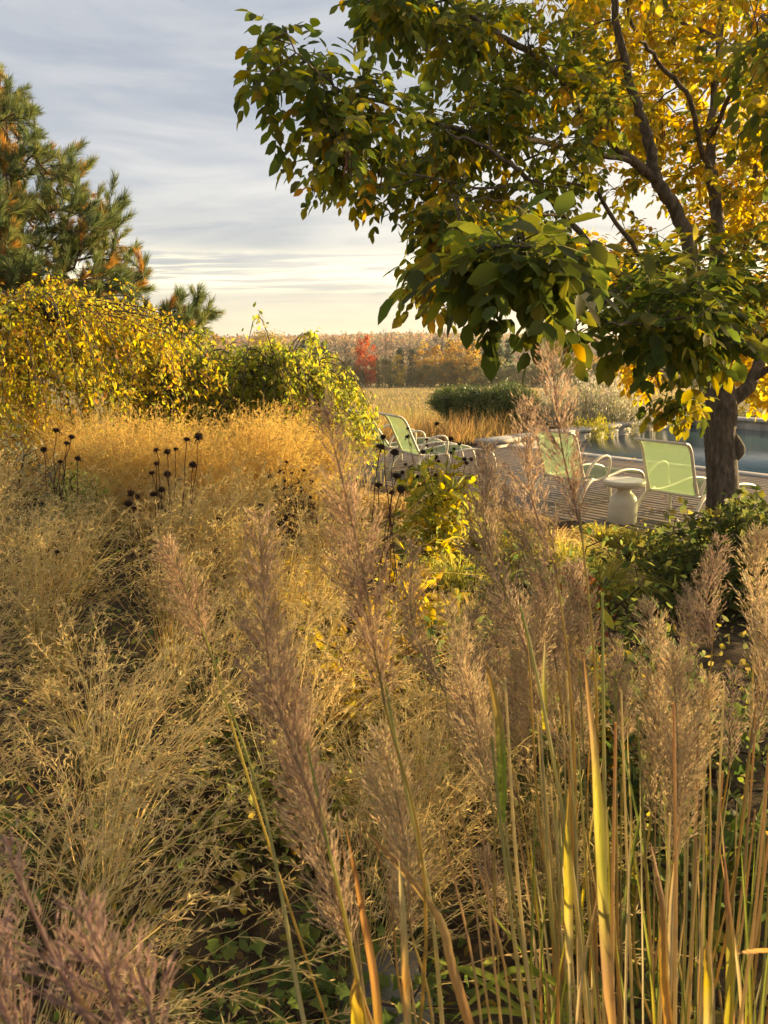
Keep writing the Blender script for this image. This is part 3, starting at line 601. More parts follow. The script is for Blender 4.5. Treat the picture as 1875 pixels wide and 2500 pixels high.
g = G().add(*ribbons(np.stack([base, base + rd * RL[:, None] * .5 - np.array([0, 0, 1.0]) * (RL * .055)[:, None], base + rd * RL[:, None] - np.array([0, 0, 1.0]) * (RL * .22)[:, None]], 1), .0022), (.10, .09, .03))
ob('leaf_stalk', g.mesh('leaf_stalk', 'leaf', TREE), crown, kind='stuff')
# the 300 leaflets that show largest are objects, the rest one mass
near_ok = cam_uv(lp)[2] > 2.08; lp, ld, ln, LL, WW, lc = lp[near_ok], ld[near_ok], ln[near_ok], LL[near_ok], WW[near_ok], lc[near_ok]
u, v, d = cam_uv(lp); score = np.where((u > 0) & (u < 1875) & (v > 0) & (v < 2500), LL / d, 0); order = np.argsort(-score); bigs = order[:300]; rest = order[300:]
V, F, kv = leaves(lp[rest], ld[rest], ln[rest], LL[rest], WW[rest]); g = G().add(V, F, jcol(lc[rest], len(rest), kv, .12, .06)); ob('foliage', g.mesh('foliage', 'leaf', TREE), crown, kind='stuff')
def place_pieces(name, idx, pos, dr, nr, L, W, cols, tmpl, mat, parent, origin, ncol=8):
    q = cols[idx[:: max(1, len(idx) // ncol)]][:ncol]; ms = [G().add(tmpl[0], tmpl[1], jcol(c_, 1, len(tmpl[0]), .1, .04)).mesh(name, mat) for c_ in q]
    from mathutils import Matrix
    for i_ in idx:
        x = unit(dr[i_]); y = unit(np.cross(nr[i_], x)); z = np.cross(x, y); m = Matrix.Identity(4)
        for r_ in range(3): m[r_][0], m[r_][1], m[r_][2], m[r_][3] = x[r_] * L[i_], y[r_] * W[i_], z[r_] * L[i_], pos[i_][r_] - origin[r_]
        b = int(np.argmin(np.abs(q - cols[i_]).sum(1))); o = ob(name, ms[b], parent); o.matrix_local = m
place_pieces('leaf', bigs, lp, ld, ln, LL, WW, lc, LEAF8, 'leaf', crown, TREE)
# hanging seed pods
g = G(); sp = [(1268, 100), (1180, 120), (1250, 40), (1510, 60), (1750, 230), (1075, 160), (868, 230), (770, 430), (760, 400), (1040, 590), (1095, 380), (1120, 400), (1075, 560), (930, 330), (1860, 330), (1270, 170), (1340, 200), (1500, 250), (1620, 300), (1700, 310), (1780, 60), (1560, 30), (1400, 140), (1050, 400), (825, 300)]
for u, v in sp:
    i_ = np.argmin((cam_uv(seg[:, 1])[0] - u) ** 2 + (cam_uv(seg[:, 1])[1] - v) ** 2); b = seg[i_, 1]; n = 11
    a0 = b + rng.normal(0, .015, (n, 3)); a0[:, 2] -= rng.uniform(0, .12, n); a1 = a0 + rng.normal(0, .02, (n, 3)) - np.array([0, 0, 1]) * rng.uniform(.06, .11, (n, 1))
    P = np.stack([a0, a0 * .6 + a1 * .4, a0 * .25 + a1 * .75, a1], 1); g.add(*ribbons(P, np.array([.003, .010, .011, .002])), jcol((.12, .06, .035), n, 8, .25))
    g.add(*ribbons(np.stack([np.repeat(b[None], n, 0), (a0 + b) / 2, a0], 1), .0022), (.1, .06, .03))
ob('seed_pod', g.mesh('seed_pod', 'dry', TREE), tree, kind='stuff', label='brown dry pods hanging in bunches among the leaves')

# ================================================================ PINE
PB = np.array([px(60, 900, 11.4)[0], px(60, 900, 11.4)[1], 0.0]); PB[2] = float(ground_z(PB[0], PB[1])) - .02
pine = thing('pine_tree', 'bushy pine with long needles and orange inner needles behind the weeping tree', 'pine tree', PB)
top = px(-8, 195, 11.4); PT = spline([PB, PB + (top - PB) * .3 + np.array([.10, 0, 0]), PB + (top - PB) * .65 + np.array([.12, 0, 0]), top], 8)
g = G(); rough_tube(g, PT, np.linspace(.13, .015, len(PT)), 12, .1); ob('trunk', g.mesh('trunk', 'bark_pine', PB, True), pine)
POLYP = [([(-10, 165), (15, 175), (40, 270), (85, 275), (115, 340), (130, 400), (160, 350), (200, 420), (205, 460), (265, 435), (285, 490), (305, 570), (300, 640), (365, 640), (350, 710), (345, 770), (360, 810), (-20, 800), (-60, 400)], 270, (10.4, 12.4)),
         ([(-20, 500), (60, 560), (70, 660), (30, 720), (-20, 720)], 40, (9.7, 10.3)), ([(380, 770), (490, 745), (500, 790), (420, 850), (350, 840)], 22, (10.2, 10.9)),
         ([(-20, 150), (-60, 300), (-150, 700), (-330, 800), (-350, 600), (-120, 200)], 110, (10.4, 12.6)), ([(-100, 800), (380, 800), (420, 950), (-100, 960)], 70, (10.3, 12.4))]
tips = np.concatenate([px(*sample_poly(p, n).T, rng.uniform(a, b, n)) for p, n, (a, b) in POLYP])
ax = PT[np.argmin(np.abs(PT[None, :, 2] - (tips[:, None, 2] - .5 * np.linalg.norm(tips[:, None, :2] - PT[None, :, :2], axis=-1) * .8)), 1)]
whorl = PT[3:]; seg, desc, tp, td = grow(whorl, tips, 0.2, -0.10, 0.25)
g = G().add(*tubes(seg, np.stack([.005 * np.sqrt(desc) + .002] * 2, 1), 5), (1, 1, 1)); pc = ob('crown', g.mesh('crown', 'bark_pine', PB), pine, kind='stuff')
def tuft_geo(n=120, col=(.07, .10, .03)):
    t = rng.uniform(0, 1, n) ** .8; a = rng.uniform(0, 6.283, n); p0 = np.stack([t, np.zeros(n), np.zeros(n)], -1); sp_ = rng.uniform(.35, .75, n) * (1.1 - .35 * t)
    d = np.stack([np.cos(sp_), np.sin(sp_) * np.cos(a), np.sin(sp_) * np.sin(a)], -1); L = rng.uniform(.42, .62, n)
    P = np.stack([p0, p0 + d * L[:, None] * .55, p0 + d * L[:, None] - np.array([0, 0, .05])], 1)
    g = G().add(*ribbons(P, np.array([.022, .022, .006])), jcol(col, n, 6, .25, .1)); g.add(*tubes(np.array([[[-.35, 0, 0], [.5, 0, 0], [1.05, 0, 0]]]), np.array([[.02, .018, .012]]), 4), (.13, .09, .05)); return g
PCOL = [(.16, .19, .05), (.14, .18, .06), (.22, .23, .06), (.11, .15, .055), (.50, .25, .05), (.32, .22, .05)]
TUFTS = [tuft_geo(120, c_) for c_ in PCOL for _ in range(1)]
# each tip: an end tuft and older tufts behind it
tpos, tdir, tk_ = [], [], []
for i_ in range(len(tp)):
    d = unit(td[i_] * .7 + np.array([0, 0, .55])); m = 2 + int(rng.random() < .6)
    for j in range(m):
        dd = unit(d + rng.normal(0, .3 + .25 * (j > 0), 3)); tpos.append(tp[i_] - td[i_] * j * .16 + rng.normal(0, .03, 3)); tdir.append(dd)
        tk_.append(rng.choice([0, 1, 2, 3], p=[.35, .25, .2, .2]) if j == 0 or rng.random() < .45 else rng.choice([3, 4, 5], p=[.4, .33, .27]))
tpos, tdir, tk_ = np.array(tpos), np.array(tdir), np.array(tk_); TL = rng.uniform(.22, .32, len(tpos))
u, v, d = cam_uv(tpos); score = np.where((u > 0) & (u < 560) & (v > 100) & (v < 860), TL / d * rng.uniform(.9, 1.1, len(d)), 0); order = np.argsort(-score)
tm = [t.mesh('needle_tuft', 'needle') for t in TUFTS]
from mathutils import Matrix
def frame_mat(p, x, L, origin):
    x = unit(x); y = unit(np.cross(np.array([.1, .2, 1.0]), x)); z = np.cross(x, y); a = rng.uniform(0, 6.28); y, z = y * math.cos(a) + z * math.sin(a), z * math.cos(a) - y * math.sin(a); return np.stack([x, y, z], 1) * L, p - origin
for i_ in order[:300]:
    Mx, o_ = frame_mat(tpos[i_], tdir[i_], TL[i_], PB); m = Matrix.Identity(4)
    for r_ in range(3):
        for c2 in range(3): m[r_][c2] = Mx[r_, c2]
        m[r_][3] = o_[r_]
    ob('needle_tuft', tm[tk_[i_]], pc).matrix_local = m
g = G()
for i_ in order[300:]:
    Mx, o_ = frame_mat(tpos[i_], tdir[i_], TL[i_], PB); t = TUFTS[tk_[i_]]
    base_n = g.n
    for vv, cc in zip(t.v, t.c): g.v.append(vv @ Mx.T + o_); g.c.append(cc)
    for kk, fs in t.f.items(): g.f.setdefault(kk, []).extend([f_ + base_n for f_ in fs])
    g.n += t.n
ob('needles', g.mesh('needles', 'needle'), pc, kind='stuff')
# ================================================================ WEEPING TREE AND ARCHING SHRUB
def gpt(u, d, v=1200):
    p = px(u, v, d); return np.array([p[0], p[1], float(ground_z(p[0], p[1]))])
def arch_strand(h0, az, Rr, rise, drop, K=12):
    """branch that leaves a head, arches out and hangs down"""
    t = np.linspace(0, 1, K); r = Rr * (1 - (1 - t) ** 1.7); z = rise * np.sin(np.pi * np.clip(t * 1.25, 0, 1)) * (t < .8) - drop * t ** 2.3
    w = np.cumsum(rng.normal(0, .06, K)); a = az + w * .35
    return h0 + np.stack([r * np.cos(a), r * np.sin(a), z], -1)
def weeping(name, label, cat, base, head_z, n, Rr, rise, drop, cols, leafL, per, trunk_r, sway=0.0, tip_r=.003, bias=None):
    t = thing(name, label, cat, base); head = base + np.array([0, 0, head_z])
    g = G(); P = spline([base - np.array([0, 0, .03]), base + np.array([.05, 0, head_z * .35]), base + np.array([-.04, .02, head_z * .7]), head], 6); rough_tube(g, P, np.linspace(trunk_r, trunk_r * .6, len(P)), 10, .12); ob('trunk', g.mesh('trunk', 'bark', base, True), t)
    S = []
    for q in range(n):
        az = rng.uniform(0, 6.283); rr = Rr * np.sqrt(rng.uniform(.04, 1)); h = head + rng.normal(0, .06, 3)
        if bias is not None: rr *= 1 + bias[2] * max(0, math.cos(az - bias[0])) 
        S.append(arch_strand(h, az, rr * rng.uniform(.75, 1.2), rise * rng.uniform(-.2, 1.0) + rise * sway * rng.random() ** 4, drop * rng.uniform(.5, 1.1)))
    S = np.array(S); main = rng.random(n) < .16; rad = np.where(main[:, None], np.linspace(.012, .003, 12)[None], np.linspace(.008, .0022, 12)[None])
    gs = G().add(*tubes(S, rad, 5), (1, 1, 1)); 
    # hanging side twigs
    m = n * 3; si = rng.integers(0, n, m); ki = rng.integers(3, 11, m); b = S[si, ki]; L = rng.uniform(.15, .5, m); dd = unit(rng.normal(0, .6, (m, 3)) + (S[si, ki] - S[si, ki - 2]) * 2)
    tt = np.linspace(0, 1, 5); H = b[:, None] + dd[:, None] * (L[:, None] * tt * .6)[..., None]; H[..., 2] -= L[:, None] * tt ** 2 * .8
    gs.add(*tubes(H, np.linspace(.0035, .0015, 5)[None], 3), (1, 1, 1))
    cr = ob('branches', gs.mesh('branches', 'bark', base), t, kind='stuff')
    allp = np.concatenate([S[:, 3:].reshape(-1, 3), H.reshape(-1, 3), (H[:, 1:] * .5 + H[:, :-1] * .5).reshape(-1, 3)]); N = len(allp) * per
    p = np.repeat(allp, per, 0) + rng.normal(0, .045, (N, 3)); p[:, 2] = np.maximum(p[:, 2], ground_z(p[:, 0], p[:, 1]) + .05)
    dirs = unit(rng.normal(0, .6, (N, 3)) + np.array([0, 0, -.75])); LL = leafL * rng.uniform(.6, 1.25, N); nr = rdir(N, .4)
    bc = pick(cols, N)
    u, v, d = cam_uv(p); sc_ = np.where((u > 0) & (u < 1875) & (v > 0) & (v < 1250), LL / d, 0); o_ = np.argsort(-sc_)
    V, F, kv = leaves(p[o_[300:]], dirs[o_[300:]], nr[o_[300:]], LL[o_[300:]], LL[o_[300:]] * .5, LANCE); gl = G().add(V, F, jcol(bc[o_[300:]], N - 300, kv, .2, .1)); ob('foliage', gl.mesh('foliage', 'leaf', base), cr, kind='stuff')
    place_pieces('leaf', o_[:300], p, dirs, nr, LL, LL * .5, bc, LANCE, 'leaf', cr, base)
    return t
YG = [(.52, .38, .04), (.46, .37, .045), (.34, .32, .04), (.58, .37, .05), (.22, .24, .04), (.48, .25, .05)]
weeping('weeping_tree', 'low weeping tree with trailing yellow leaves below the pine', 'weeping tree', gpt(110, 9.1), 1.88, 250, 1.95, .34, 1.28, YG, .064, 3, .055, bias=(0, 0, .15))
GG = [(.23, .26, .035), (.29, .30, .04), (.36, .33, .045), (.16, .20, .035), (.44, .35, .055)]
weeping('arching_shrub', 'arching shrub with light green leaves spilling towards the loungers', 'shrub', gpt(690, 10.0), 1.36, 190, 1.15, .34, 1.15, GG, .08, 2, .05, 1.5)
weeping('arching_shrub', 'smaller green arching shrub wedged between the weeping tree and the larger arching shrub', 'shrub', gpt(480, 10.3), 1.25, 110, .95, .3, 1.0, GG, .08, 2, .04, 1.5)

# ================================================================ HAIR GRASS
def panicle_clump(nc, h, spread, col, cols2, sp_len, nbr=12, nsp=6, blade_n=160, bladecol=(.16, .17, .06), droop=.5, bw=.0011, sw=.0018, r0=.06, pan=.42, bladeh=.42, wind=0.0, bspread=.6):
    a = rng.uniform(0, 6.283, nc); o2 = np.stack([np.cos(a), np.sin(a), np.zeros(nc)], -1); lean = np.abs(rng.normal(0, spread, nc)); hh = h * rng.uniform(.72, 1.08, nc)
    K = 8; t = np.linspace(0, 1, K); root = o2 * rng.uniform(0, r0, (nc, 1))
    P = root[:, None] + o2[:, None] * (hh * lean)[:, None, None] * (t ** 1.6)[None, :, None] + np.array([0, 0, 1.]) * (hh[:, None] * (t - droop * .28 * lean[:, None] * t ** 3))[..., None]
    P += np.cumsum(rng.normal(0, .006, P.shape), 1); P += np.array([1., .25, -.25]) * wind * (hh[:, None] * t ** 2.2)[..., None] * rng.uniform(.4, 1.4, (nc, 1, 1))
    gc = G().add(*ribbons(P, np.linspace(1.9, .7, K)[None] * bw), np.repeat(jcol(col, nc, 1, .15, .06), 2 * K, 0))
    M = nc * nbr; ci = np.repeat(np.arange(nc), nbr); f = 1 - pan * rng.random(M) ** .9; x = f * (K - 1); i0 = np.clip(x.astype(int), 0, K - 2); fr = (x - i0)[:, None]
    b = P[ci, i0] * (1 - fr) + P[ci, i0 + 1] * fr; T = unit(P[ci, i0 + 1] - P[ci, i0]); bd = unit(T * 1.0 + rng.normal(0, bspread, (M, 3))); bl = h * .15 * (1.15 - (f - 1 + pan) / pan * .8) * rng.uniform(.6, 1.3, M)
    tt = np.linspace(0, 1, 3); B = b[:, None] + bd[:, None] * (bl[:, None] * tt)[..., None]; B[..., 2] -= (bl[:, None] * tt ** 2) * .35 * droop
    gc.add(*ribbons(B, bw * .75), np.repeat(jcol(col, M, 1, .15, .05), 6, 0))
    Q = M * nsp; bi = np.repeat(np.arange(M), nsp); g_ = rng.uniform(.3, 1, Q)[:, None]; sp_ = B[bi, 0] * (1 - g_) ** 2 + 2 * B[bi, 1] * g_ * (1 - g_) + B[bi, 2] * g_ ** 2
    sd = unit(bd[bi] + rng.normal(0, .45, (Q, 3)) + np.array([0, 0, -.25 * droop])); V, F, kv = leaves(sp_, sd, rdir(Q), sp_len * rng.uniform(.7, 1.3, Q), sw, (np.array([[0, 0, 0], [.45, .5, 0], [1, 0, 0], [.45, -.5, 0]]), [np.array([[0, 1, 2, 3]])]))
    gc.add(V, F, jcol(pick(cols2, Q), Q, kv, .18, .05))
    gb = G().add(*blades(blade_n, o2[rng.integers(0, nc, blade_n)] * rng.uniform(0, r0 * 1.3, (blade_n, 1)), h * bladeh * rng.uniform(.6, 1.2, blade_n), .55, .0034, pick([bladecol, tuple(np.array(bladecol) * 1.6), (.34, .26, .12)], blade_n), 4, .8))
    return gc.mesh('seed_heads', 'straw'), gb.mesh('leaf_blades', 'straw')
PALE = [(.64, .48, .22), (.70, .54, .26), (.50, .37, .17), (.60, .45, .21)]
GOLD = [(.70, .46, .15), (.74, .51, .18), (.62, .40, .12)]
HG = [panicle_clump(58, rng.uniform(.82, .98), .42, (.56, .42, .19), PALE, .021, 9, 6, 200, droop=1.0, bw=.0022, sw=.0036, wind=.36, bspread=.36) for _ in range(4)]
HS = [panicle_clump(120, rng.uniform(.75, .85), .36, (.54, .41, .18), PALE, .015, 9, 5, 260, (.14, .19, .07), .8, bw=.0017, sw=.0028) for _ in range(2)]
HGm = [panicle_clump(84, rng.uniform(.82, .95), .40, (.52, .38, .15), PALE, .024, 8, 4, 180, (.26, .22, .07), droop=1.0, bw=.0030, sw=.0050, wind=.2) for _ in range(3)]
HGo = [panicle_clump(140, .98, .40, (.56, .40, .15), GOLD, .020, 10, 5, 200, (.36, .28, .08), .6, bw=.0024, sw=.0055, r0=.12, pan=.55) for _ in range(2)]
def clump(protos, p, label, group, sc, name='hair_grass'):
    m = protos[rng.integers(len(protos))]; o = thing(name, label, 'ornamental grass', (p[0], p[1], float(ground_z(p[0], p[1])) - .01), rng.uniform(0, 6.28), group, sc)
    ob('seed_heads', m[0], o, kind='stuff'); ob('leaf_blades', m[1], o, kind='stuff'); return o
# golden sunlit drift in front of the weeping tree
for q, (u, d) in enumerate([(250, 7.6), (330, 7.3), (400, 7.7), (470, 7.4), (200, 7.0), (290, 6.7), (380, 6.6), (560, 7.5), (630, 7.3), (690, 7.7), (600, 6.8), (520, 6.7), (450, 6.2), (680, 6.8), (330, 6.1), (560, 6.1), (760, 7.8), (150, 7.6), (800, 8.6), (730, 8.5), (70, 8.2), (130, 8.3), (30, 7.7)]):
    p = gpt(u, d); clump(HGo, p, 'golden cloud of airy hair grass in front of the weeping tree', 'golden hair grass clumps', rng.uniform(.66, 1.08), 'golden_hair_grass')
# pale grasses of the foreground
F1 = [(-.62, 1.25), (-.30, 1.30), (-.95, 1.55), (-.55, 1.75), (-.15, 1.70), (-1.25, 2.0), (-.85, 2.1), (-.40, 2.25), (-1.6, 2.6), (-1.1, 2.7), (-.7, 2.75), (-.2, 2.7), (-1.95, 3.2), (-1.45, 3.3), (-.95, 3.35), (-.45, 3.3), (-2.3, 3.9), (-1.75, 3.95), (-1.2, 4.0), (-.7, 4.0), (-.3, 3.9),
      (-2.6, 4.7), (-2.0, 4.7), (-1.45, 4.8), (-.9, 4.7), (-2.9, 5.5), (-2.3, 5.5), (-1.7, 5.5)]
for x, y in F1:
    x += rng.normal() * .08; y += rng.normal() * .08
    far_ = y > 3.1; clump(HGm if far_ else (HG if rng.random() < .8 else HS), (x, y), 'tawny hair grass clump between the pale nodding grass and the golden drift' if far_ else 'pale straw hair grass clump with wispy nodding seed heads', 'tawny hair grass clumps' if far_ else 'pale hair grass clumps', rng.uniform(.8, 1.02)).rotation_euler = (0, 0, rng.normal() * .6)
F2 = [(.25, 2.4), (.6, 2.6), (.95, 2.5), (.05, 2.0), (.5, 1.75), (.45, 3.4)]
for x, y in F2:
    clump(HS, (x + rng.normal() * .06, y), 'short grey green grass tuft with fine straw seed heads beneath the tall plumes', 'short grass tufts', rng.uniform(.55, .72), 'tufted_grass')
# long leaf mounds (yellow green fountain grass)
def fountain(label, base, n, L, cols, tip, sc=1.0, w=.006, group=None):
    a = rng.uniform(0, 6.283, n); o2 = np.stack([np.cos(a), np.sin(a), np.zeros(n)], -1); K = 7; t = np.linspace(0, 1, K); l = L * rng.uniform(.6, 1.1, n); sp_ = rng.uniform(.15, .85, n)
    P = o2[:, None] * .03 + o2[:, None] * (l * sp_)[:, None, None] * (t ** .95)[None, :, None] + np.array([0, 0, 1.]) * (l[:, None] * (1.15 * t - (.55 + .6 * sp_[:, None]) * t ** 2.1))[..., None]
    P += rng.normal(0, .006, P.shape); P[..., 2] = np.maximum(P[..., 2], 0.01)
    f = np.tile(np.repeat(t, 2), n)[:, None]; c_ = np.repeat(jcol(pick(cols, n), n, 1, .18, .06), 2 * K, 0) * (1 - f) + np.repeat(jcol(pick(tip, n), n, 1, .15, .06), 2 * K, 0) * f
    V, F = ribbons(P, w * np.array([.7, 1, 1, .95, .8, .5, .1]), np.array([0, 0, 1.]) + rng.normal(0, .5, (n, 3)))
    o = thing('fountain_grass', label, 'ornamental grass', base, 0, group); ob('leaf_blades', G().add(V, F, c_).mesh('leaf_blades', 'leaf'), o, kind='stuff', scale=sc); return o
LIME = [(.17, .19, .03), (.22, .22, .04)]; LTIP = [(.40, .33, .06), (.34, .32, .06), (.50, .36, .08)]
for q, (u, d, s_, lab) in enumerate([(1465, 4.5, .62, 'lime green fountain grass mound arching over by the dark shrub'), (1400, 5.2, .55, 'yellow green fountain grass mound behind the red leaved plant'), (1560, 6.6, .5, 'bright fine grass mound between the pedestal table and the dark shrub'),
        (1480, 6.9, .5, 'sunlit grass mound against the deck at the foot of the pedestal table'), (1350, 6.0, .6, 'tawny grass mound at the deck edge under the tall plumes'), (1190, 5.8, .62, 'yellow green grass mound right beside the yellow leaved coneflower plant'),
        (1240, 7.0, .6, 'golden grass mound at the deck edge near the yellow leaved coneflower plant'), (1120, 4.6, .55, 'fresh green grass mound in front of the yellow leaved coneflower plant'), (700, 4.7, .55, 'lime grass mound in the gap between the tall plumes and the golden hair grass'), (980, 7.6, .6, 'orange tinted grass mound below the nearest lounger of the far pair'),
        (1100, 8.4, .55, 'tawny grass mound at the deck edge before the far loungers'), (860, 7.4, .6, 'orange gold grass mound behind the tall thistle like stalks'), (1020, 9.4, .5, 'reddish dry grass mound under the far loungers')]):
    warm = any(x in lab for x in ('tawny', 'golden', 'orange', 'reddish')); fountain(lab, gpt(u, d), 620, s_, [(.36, .25, .08), (.30, .22, .07)] if warm else LIME, [(.52, .30, .13), (.56, .38, .14)] if warm else LTIP, 1.0, .0055 if d < 5.5 else .007)

# ================================================================ LEAFY MASSES
def leafy_mound(name, label, cat, base, tips, nodes_, cols, leafL, per, tmpl=LOBE, wr=.9, stem_r=.0018, updir=.35, mat='leaf', group=None, big=True, spread=.05, stemcol=(.05, .035, .025), tcol=None):
    t = thing(name, label, cat, base, 0, group); seg, desc, tp, td = grow(nodes_, tips, .12, .04, .4)
    ob('stems', G().add(*tubes(seg, np.stack([stem_r * np.sqrt(desc) + .0008] * 2, 1), 4), stemcol).mesh('stems', 'dry', base), t, kind='stuff')
    N = len(tp) * per; p = np.repeat(tp, per, 0) - np.repeat(td, per, 0) * rng.uniform(0, spread * 3, (N, 1)) + rng.normal(0, spread, (N, 3)); dirs = unit(rng.normal(0, .7, (N, 3)) + np.repeat(td, per, 0) * .4 + np.array([0, 0, -.15])); nr = rdir(N, 1.0 + updir)
    LL = leafL * rng.uniform(.55, 1.25, N); bc = pick(cols, N); u, v, d = cam_uv(p); sc_ = np.where((u > 0) & (u < 1875) & (v > 0) & (v < 2500), LL / d, 0); o_ = np.argsort(-sc_); nb = 220 if big else 0
    V, F, kv = leaves(p[o_[nb:]], dirs[o_[nb:]], nr[o_[nb:]], LL[o_[nb:]], LL[o_[nb:]] * wr, tmpl); ob('foliage', G().add(V, F, jcol(bc[o_[nb:]], N - nb, kv, .2, .08)).mesh('foliage', mat, base), t, kind='stuff')
    if big: place_pieces('leaf', o_[:nb], p, dirs, nr, LL, LL * wr, bc, tmpl, mat, t, base)
    return t
# dark shrub right
sb = gpt(1790, 5.0); uv = sample_poly([(1545, 1420), (1575, 1330), (1640, 1290), (1650, 1240), (1720, 1245), (1800, 1215), (1880, 1200), (2050, 1230), (2120, 1400), (2050, 1600), (1600, 1600), (1560, 1500)], 520)
tp_ = px(uv[:, 0], uv[:, 1], rng.uniform(4.5, 5.8, len(uv))); tp_[:, 2] = np.maximum(tp_[:, 2], .5)
nod = np.array([sb + np.array([x, y, z]) for x, y in rng.uniform(-.35, .35, (14, 2)) for z in (0, .12, .25)])
leafy_mound('currant_shrub', 'dense dark green leafy shrub at the foot of the tree trunk', 'shrub', sb, tp_, nod, [(.045, .062, .016), (.036, .05, .014), (.055, .07, .018), (.075, .08, .02), (.14, .14, .025)], .065, 10, LOBE)
# yellow leaved coneflower foliage
yb = gpt(1080, 5.4); uv = sample_poly([(965, 1330), (985, 1230), (1010, 1150), (1060, 1110), (1120, 1130), (1160, 1180), (1165, 1280), (1150, 1370), (1040, 1390), (990, 1380)], 140)
tp_ = px(uv[:, 0], uv[:, 1], rng.uniform(5.0, 5.8, len(uv))); nod = np.array([yb + np.array([x, y, z]) for x, y in rng.uniform(-.18, .18, (12, 2)) for z in (0, .15, .35, .55)])
leafy_mound('coneflower_plant', 'coneflower plant with bright yellow green leaves and dark seed heads', 'flower', yb, tp_, nod, [(.46, .35, .04), (.36, .32, .05), (.24, .26, .04), (.54, .38, .045), (.16, .19, .04)], .10, 7, LEAF8, .42, big=True, spread=.06, stemcol=(.16, .08, .04))
YPLANT = [o for o in COL.objects if o.name == 'coneflower_plant'][0]
# red plant
rb = gpt(1400, 4.3); uv = sample_poly([(1350, 1460), (1375, 1410), (1430, 1400), (1460, 1450), (1490, 1520), (1480, 1620), (1400, 1600)], 60); tp_ = px(uv[:, 0], uv[:, 1], rng.uniform(4.0, 4.5, len(uv)))
leafy_mound('red_leaved_plant', 'small plant with scarlet and orange leaves between the plumes and the dark shrub', 'plant', rb, tp_, np.array([rb + np.array([x, y, z]) for x, y in rng.uniform(-.1, .1, (6, 2)) for z in (0, .2)]), [(.36, .05, .03), (.45, .14, .04), (.25, .05, .03), (.5, .3, .06), (.12, .1, .03)], .06, 6, LEAF8, .5, spread=.04, big=False)
# dead brown perennials behind the golden grass
for u, d, lab, poly in [(740, 7.9, 'brown withered perennial thicket under the arching shrub', [(660, 1000), (700, 960), (800, 980), (820, 1080), (780, 1140), (680, 1130)]), (690, 5.6, 'dark withered bushy plant in the golden grass', [(655, 1230), (670, 1190), (720, 1175), (765, 1215), (770, 1270), (700, 1290), (660, 1280)])]:
    b = gpt(u, d); uv = sample_poly(poly, 90); tp_ = px(uv[:, 0], uv[:, 1], d + rng.uniform(-.25, .25, 90)); leafy_mound('withered_plant', lab, 'plant', b, tp_, np.array([b + np.array([x, y, z]) for x, y in rng.uniform(-.2, .2, (8, 2)) for z in (0, .15)]), [(.09, .045, .025), (.16, .08, .04), (.06, .035, .025)] if d < 7 else [(.26, .12, .05), (.20, .09, .04), (.32, .18, .07)], .05, 6, LANCE, .4, big=False, mat='straw')
# grey green plants at the left edge
for u, d, lab, poly in [(60, 6.3, 'grey green sprawling perennial at the left of the golden grass', [(-40, 1080), (60, 1060), (150, 1120), (190, 1200), (150, 1290), (-40, 1290)]), (170, 5.9, 'fresh green leafy perennial beside the golden grass', [(140, 1170), (190, 1150), (240, 1190), (240, 1250), (150, 1260)])]:
    b = gpt(u, d); uv = sample_poly(poly, 170); tp_ = px(uv[:, 0], uv[:, 1], d + rng.uniform(-.5, .5, 170)); leafy_mound('perennial', lab, 'plant', b, tp_, np.array([b + np.array([x, y, z]) for x, y in rng.uniform(-.4, .4, (12, 2)) for z in (0, .15)]), [(.15, .16, .08), (.20, .20, .10), (.26, .23, .11)] if u < 100 else [(.15, .20, .04), (.22, .26, .06)], .055, 7, LANCE, .35, big=False)
# low ground cover between the grasses
n = 8200; yy = rng.uniform(1.0, 7.5, n); xx = rng.uniform(-.62, .62, n) * yy; z = ground_z(xx, yy) + rng.uniform(.03, .30, n) * rng.random(n); pat = np.sin(xx * 2.3 + 1) * np.sin(yy * 1.7 + xx) + rng.normal(0, .4, n)
cc = np.where((pat > .25)[:, None], pick([(.09, .13, .03), (.12, .16, .035), (.07, .10, .03)], n), pick([(.20, .12, .05), (.30, .22, .05), (.13, .14, .04), (.42, .32, .05)], n))
V, F, kv = leaves(np.stack([xx, yy, z], -1), rdir(n, .1), rdir(n, 1.4), rng.uniform(.022, .05, n), rng.uniform(.015, .032, n), LEAF8); ob('ground_cover', G().add(V, F, jcol(cc, n, kv, .25, .08)).mesh('ground_cover', 'leaf'), kind='stuff', label='low green and yellowing leaves between the grass clumps', cat='ground cover')
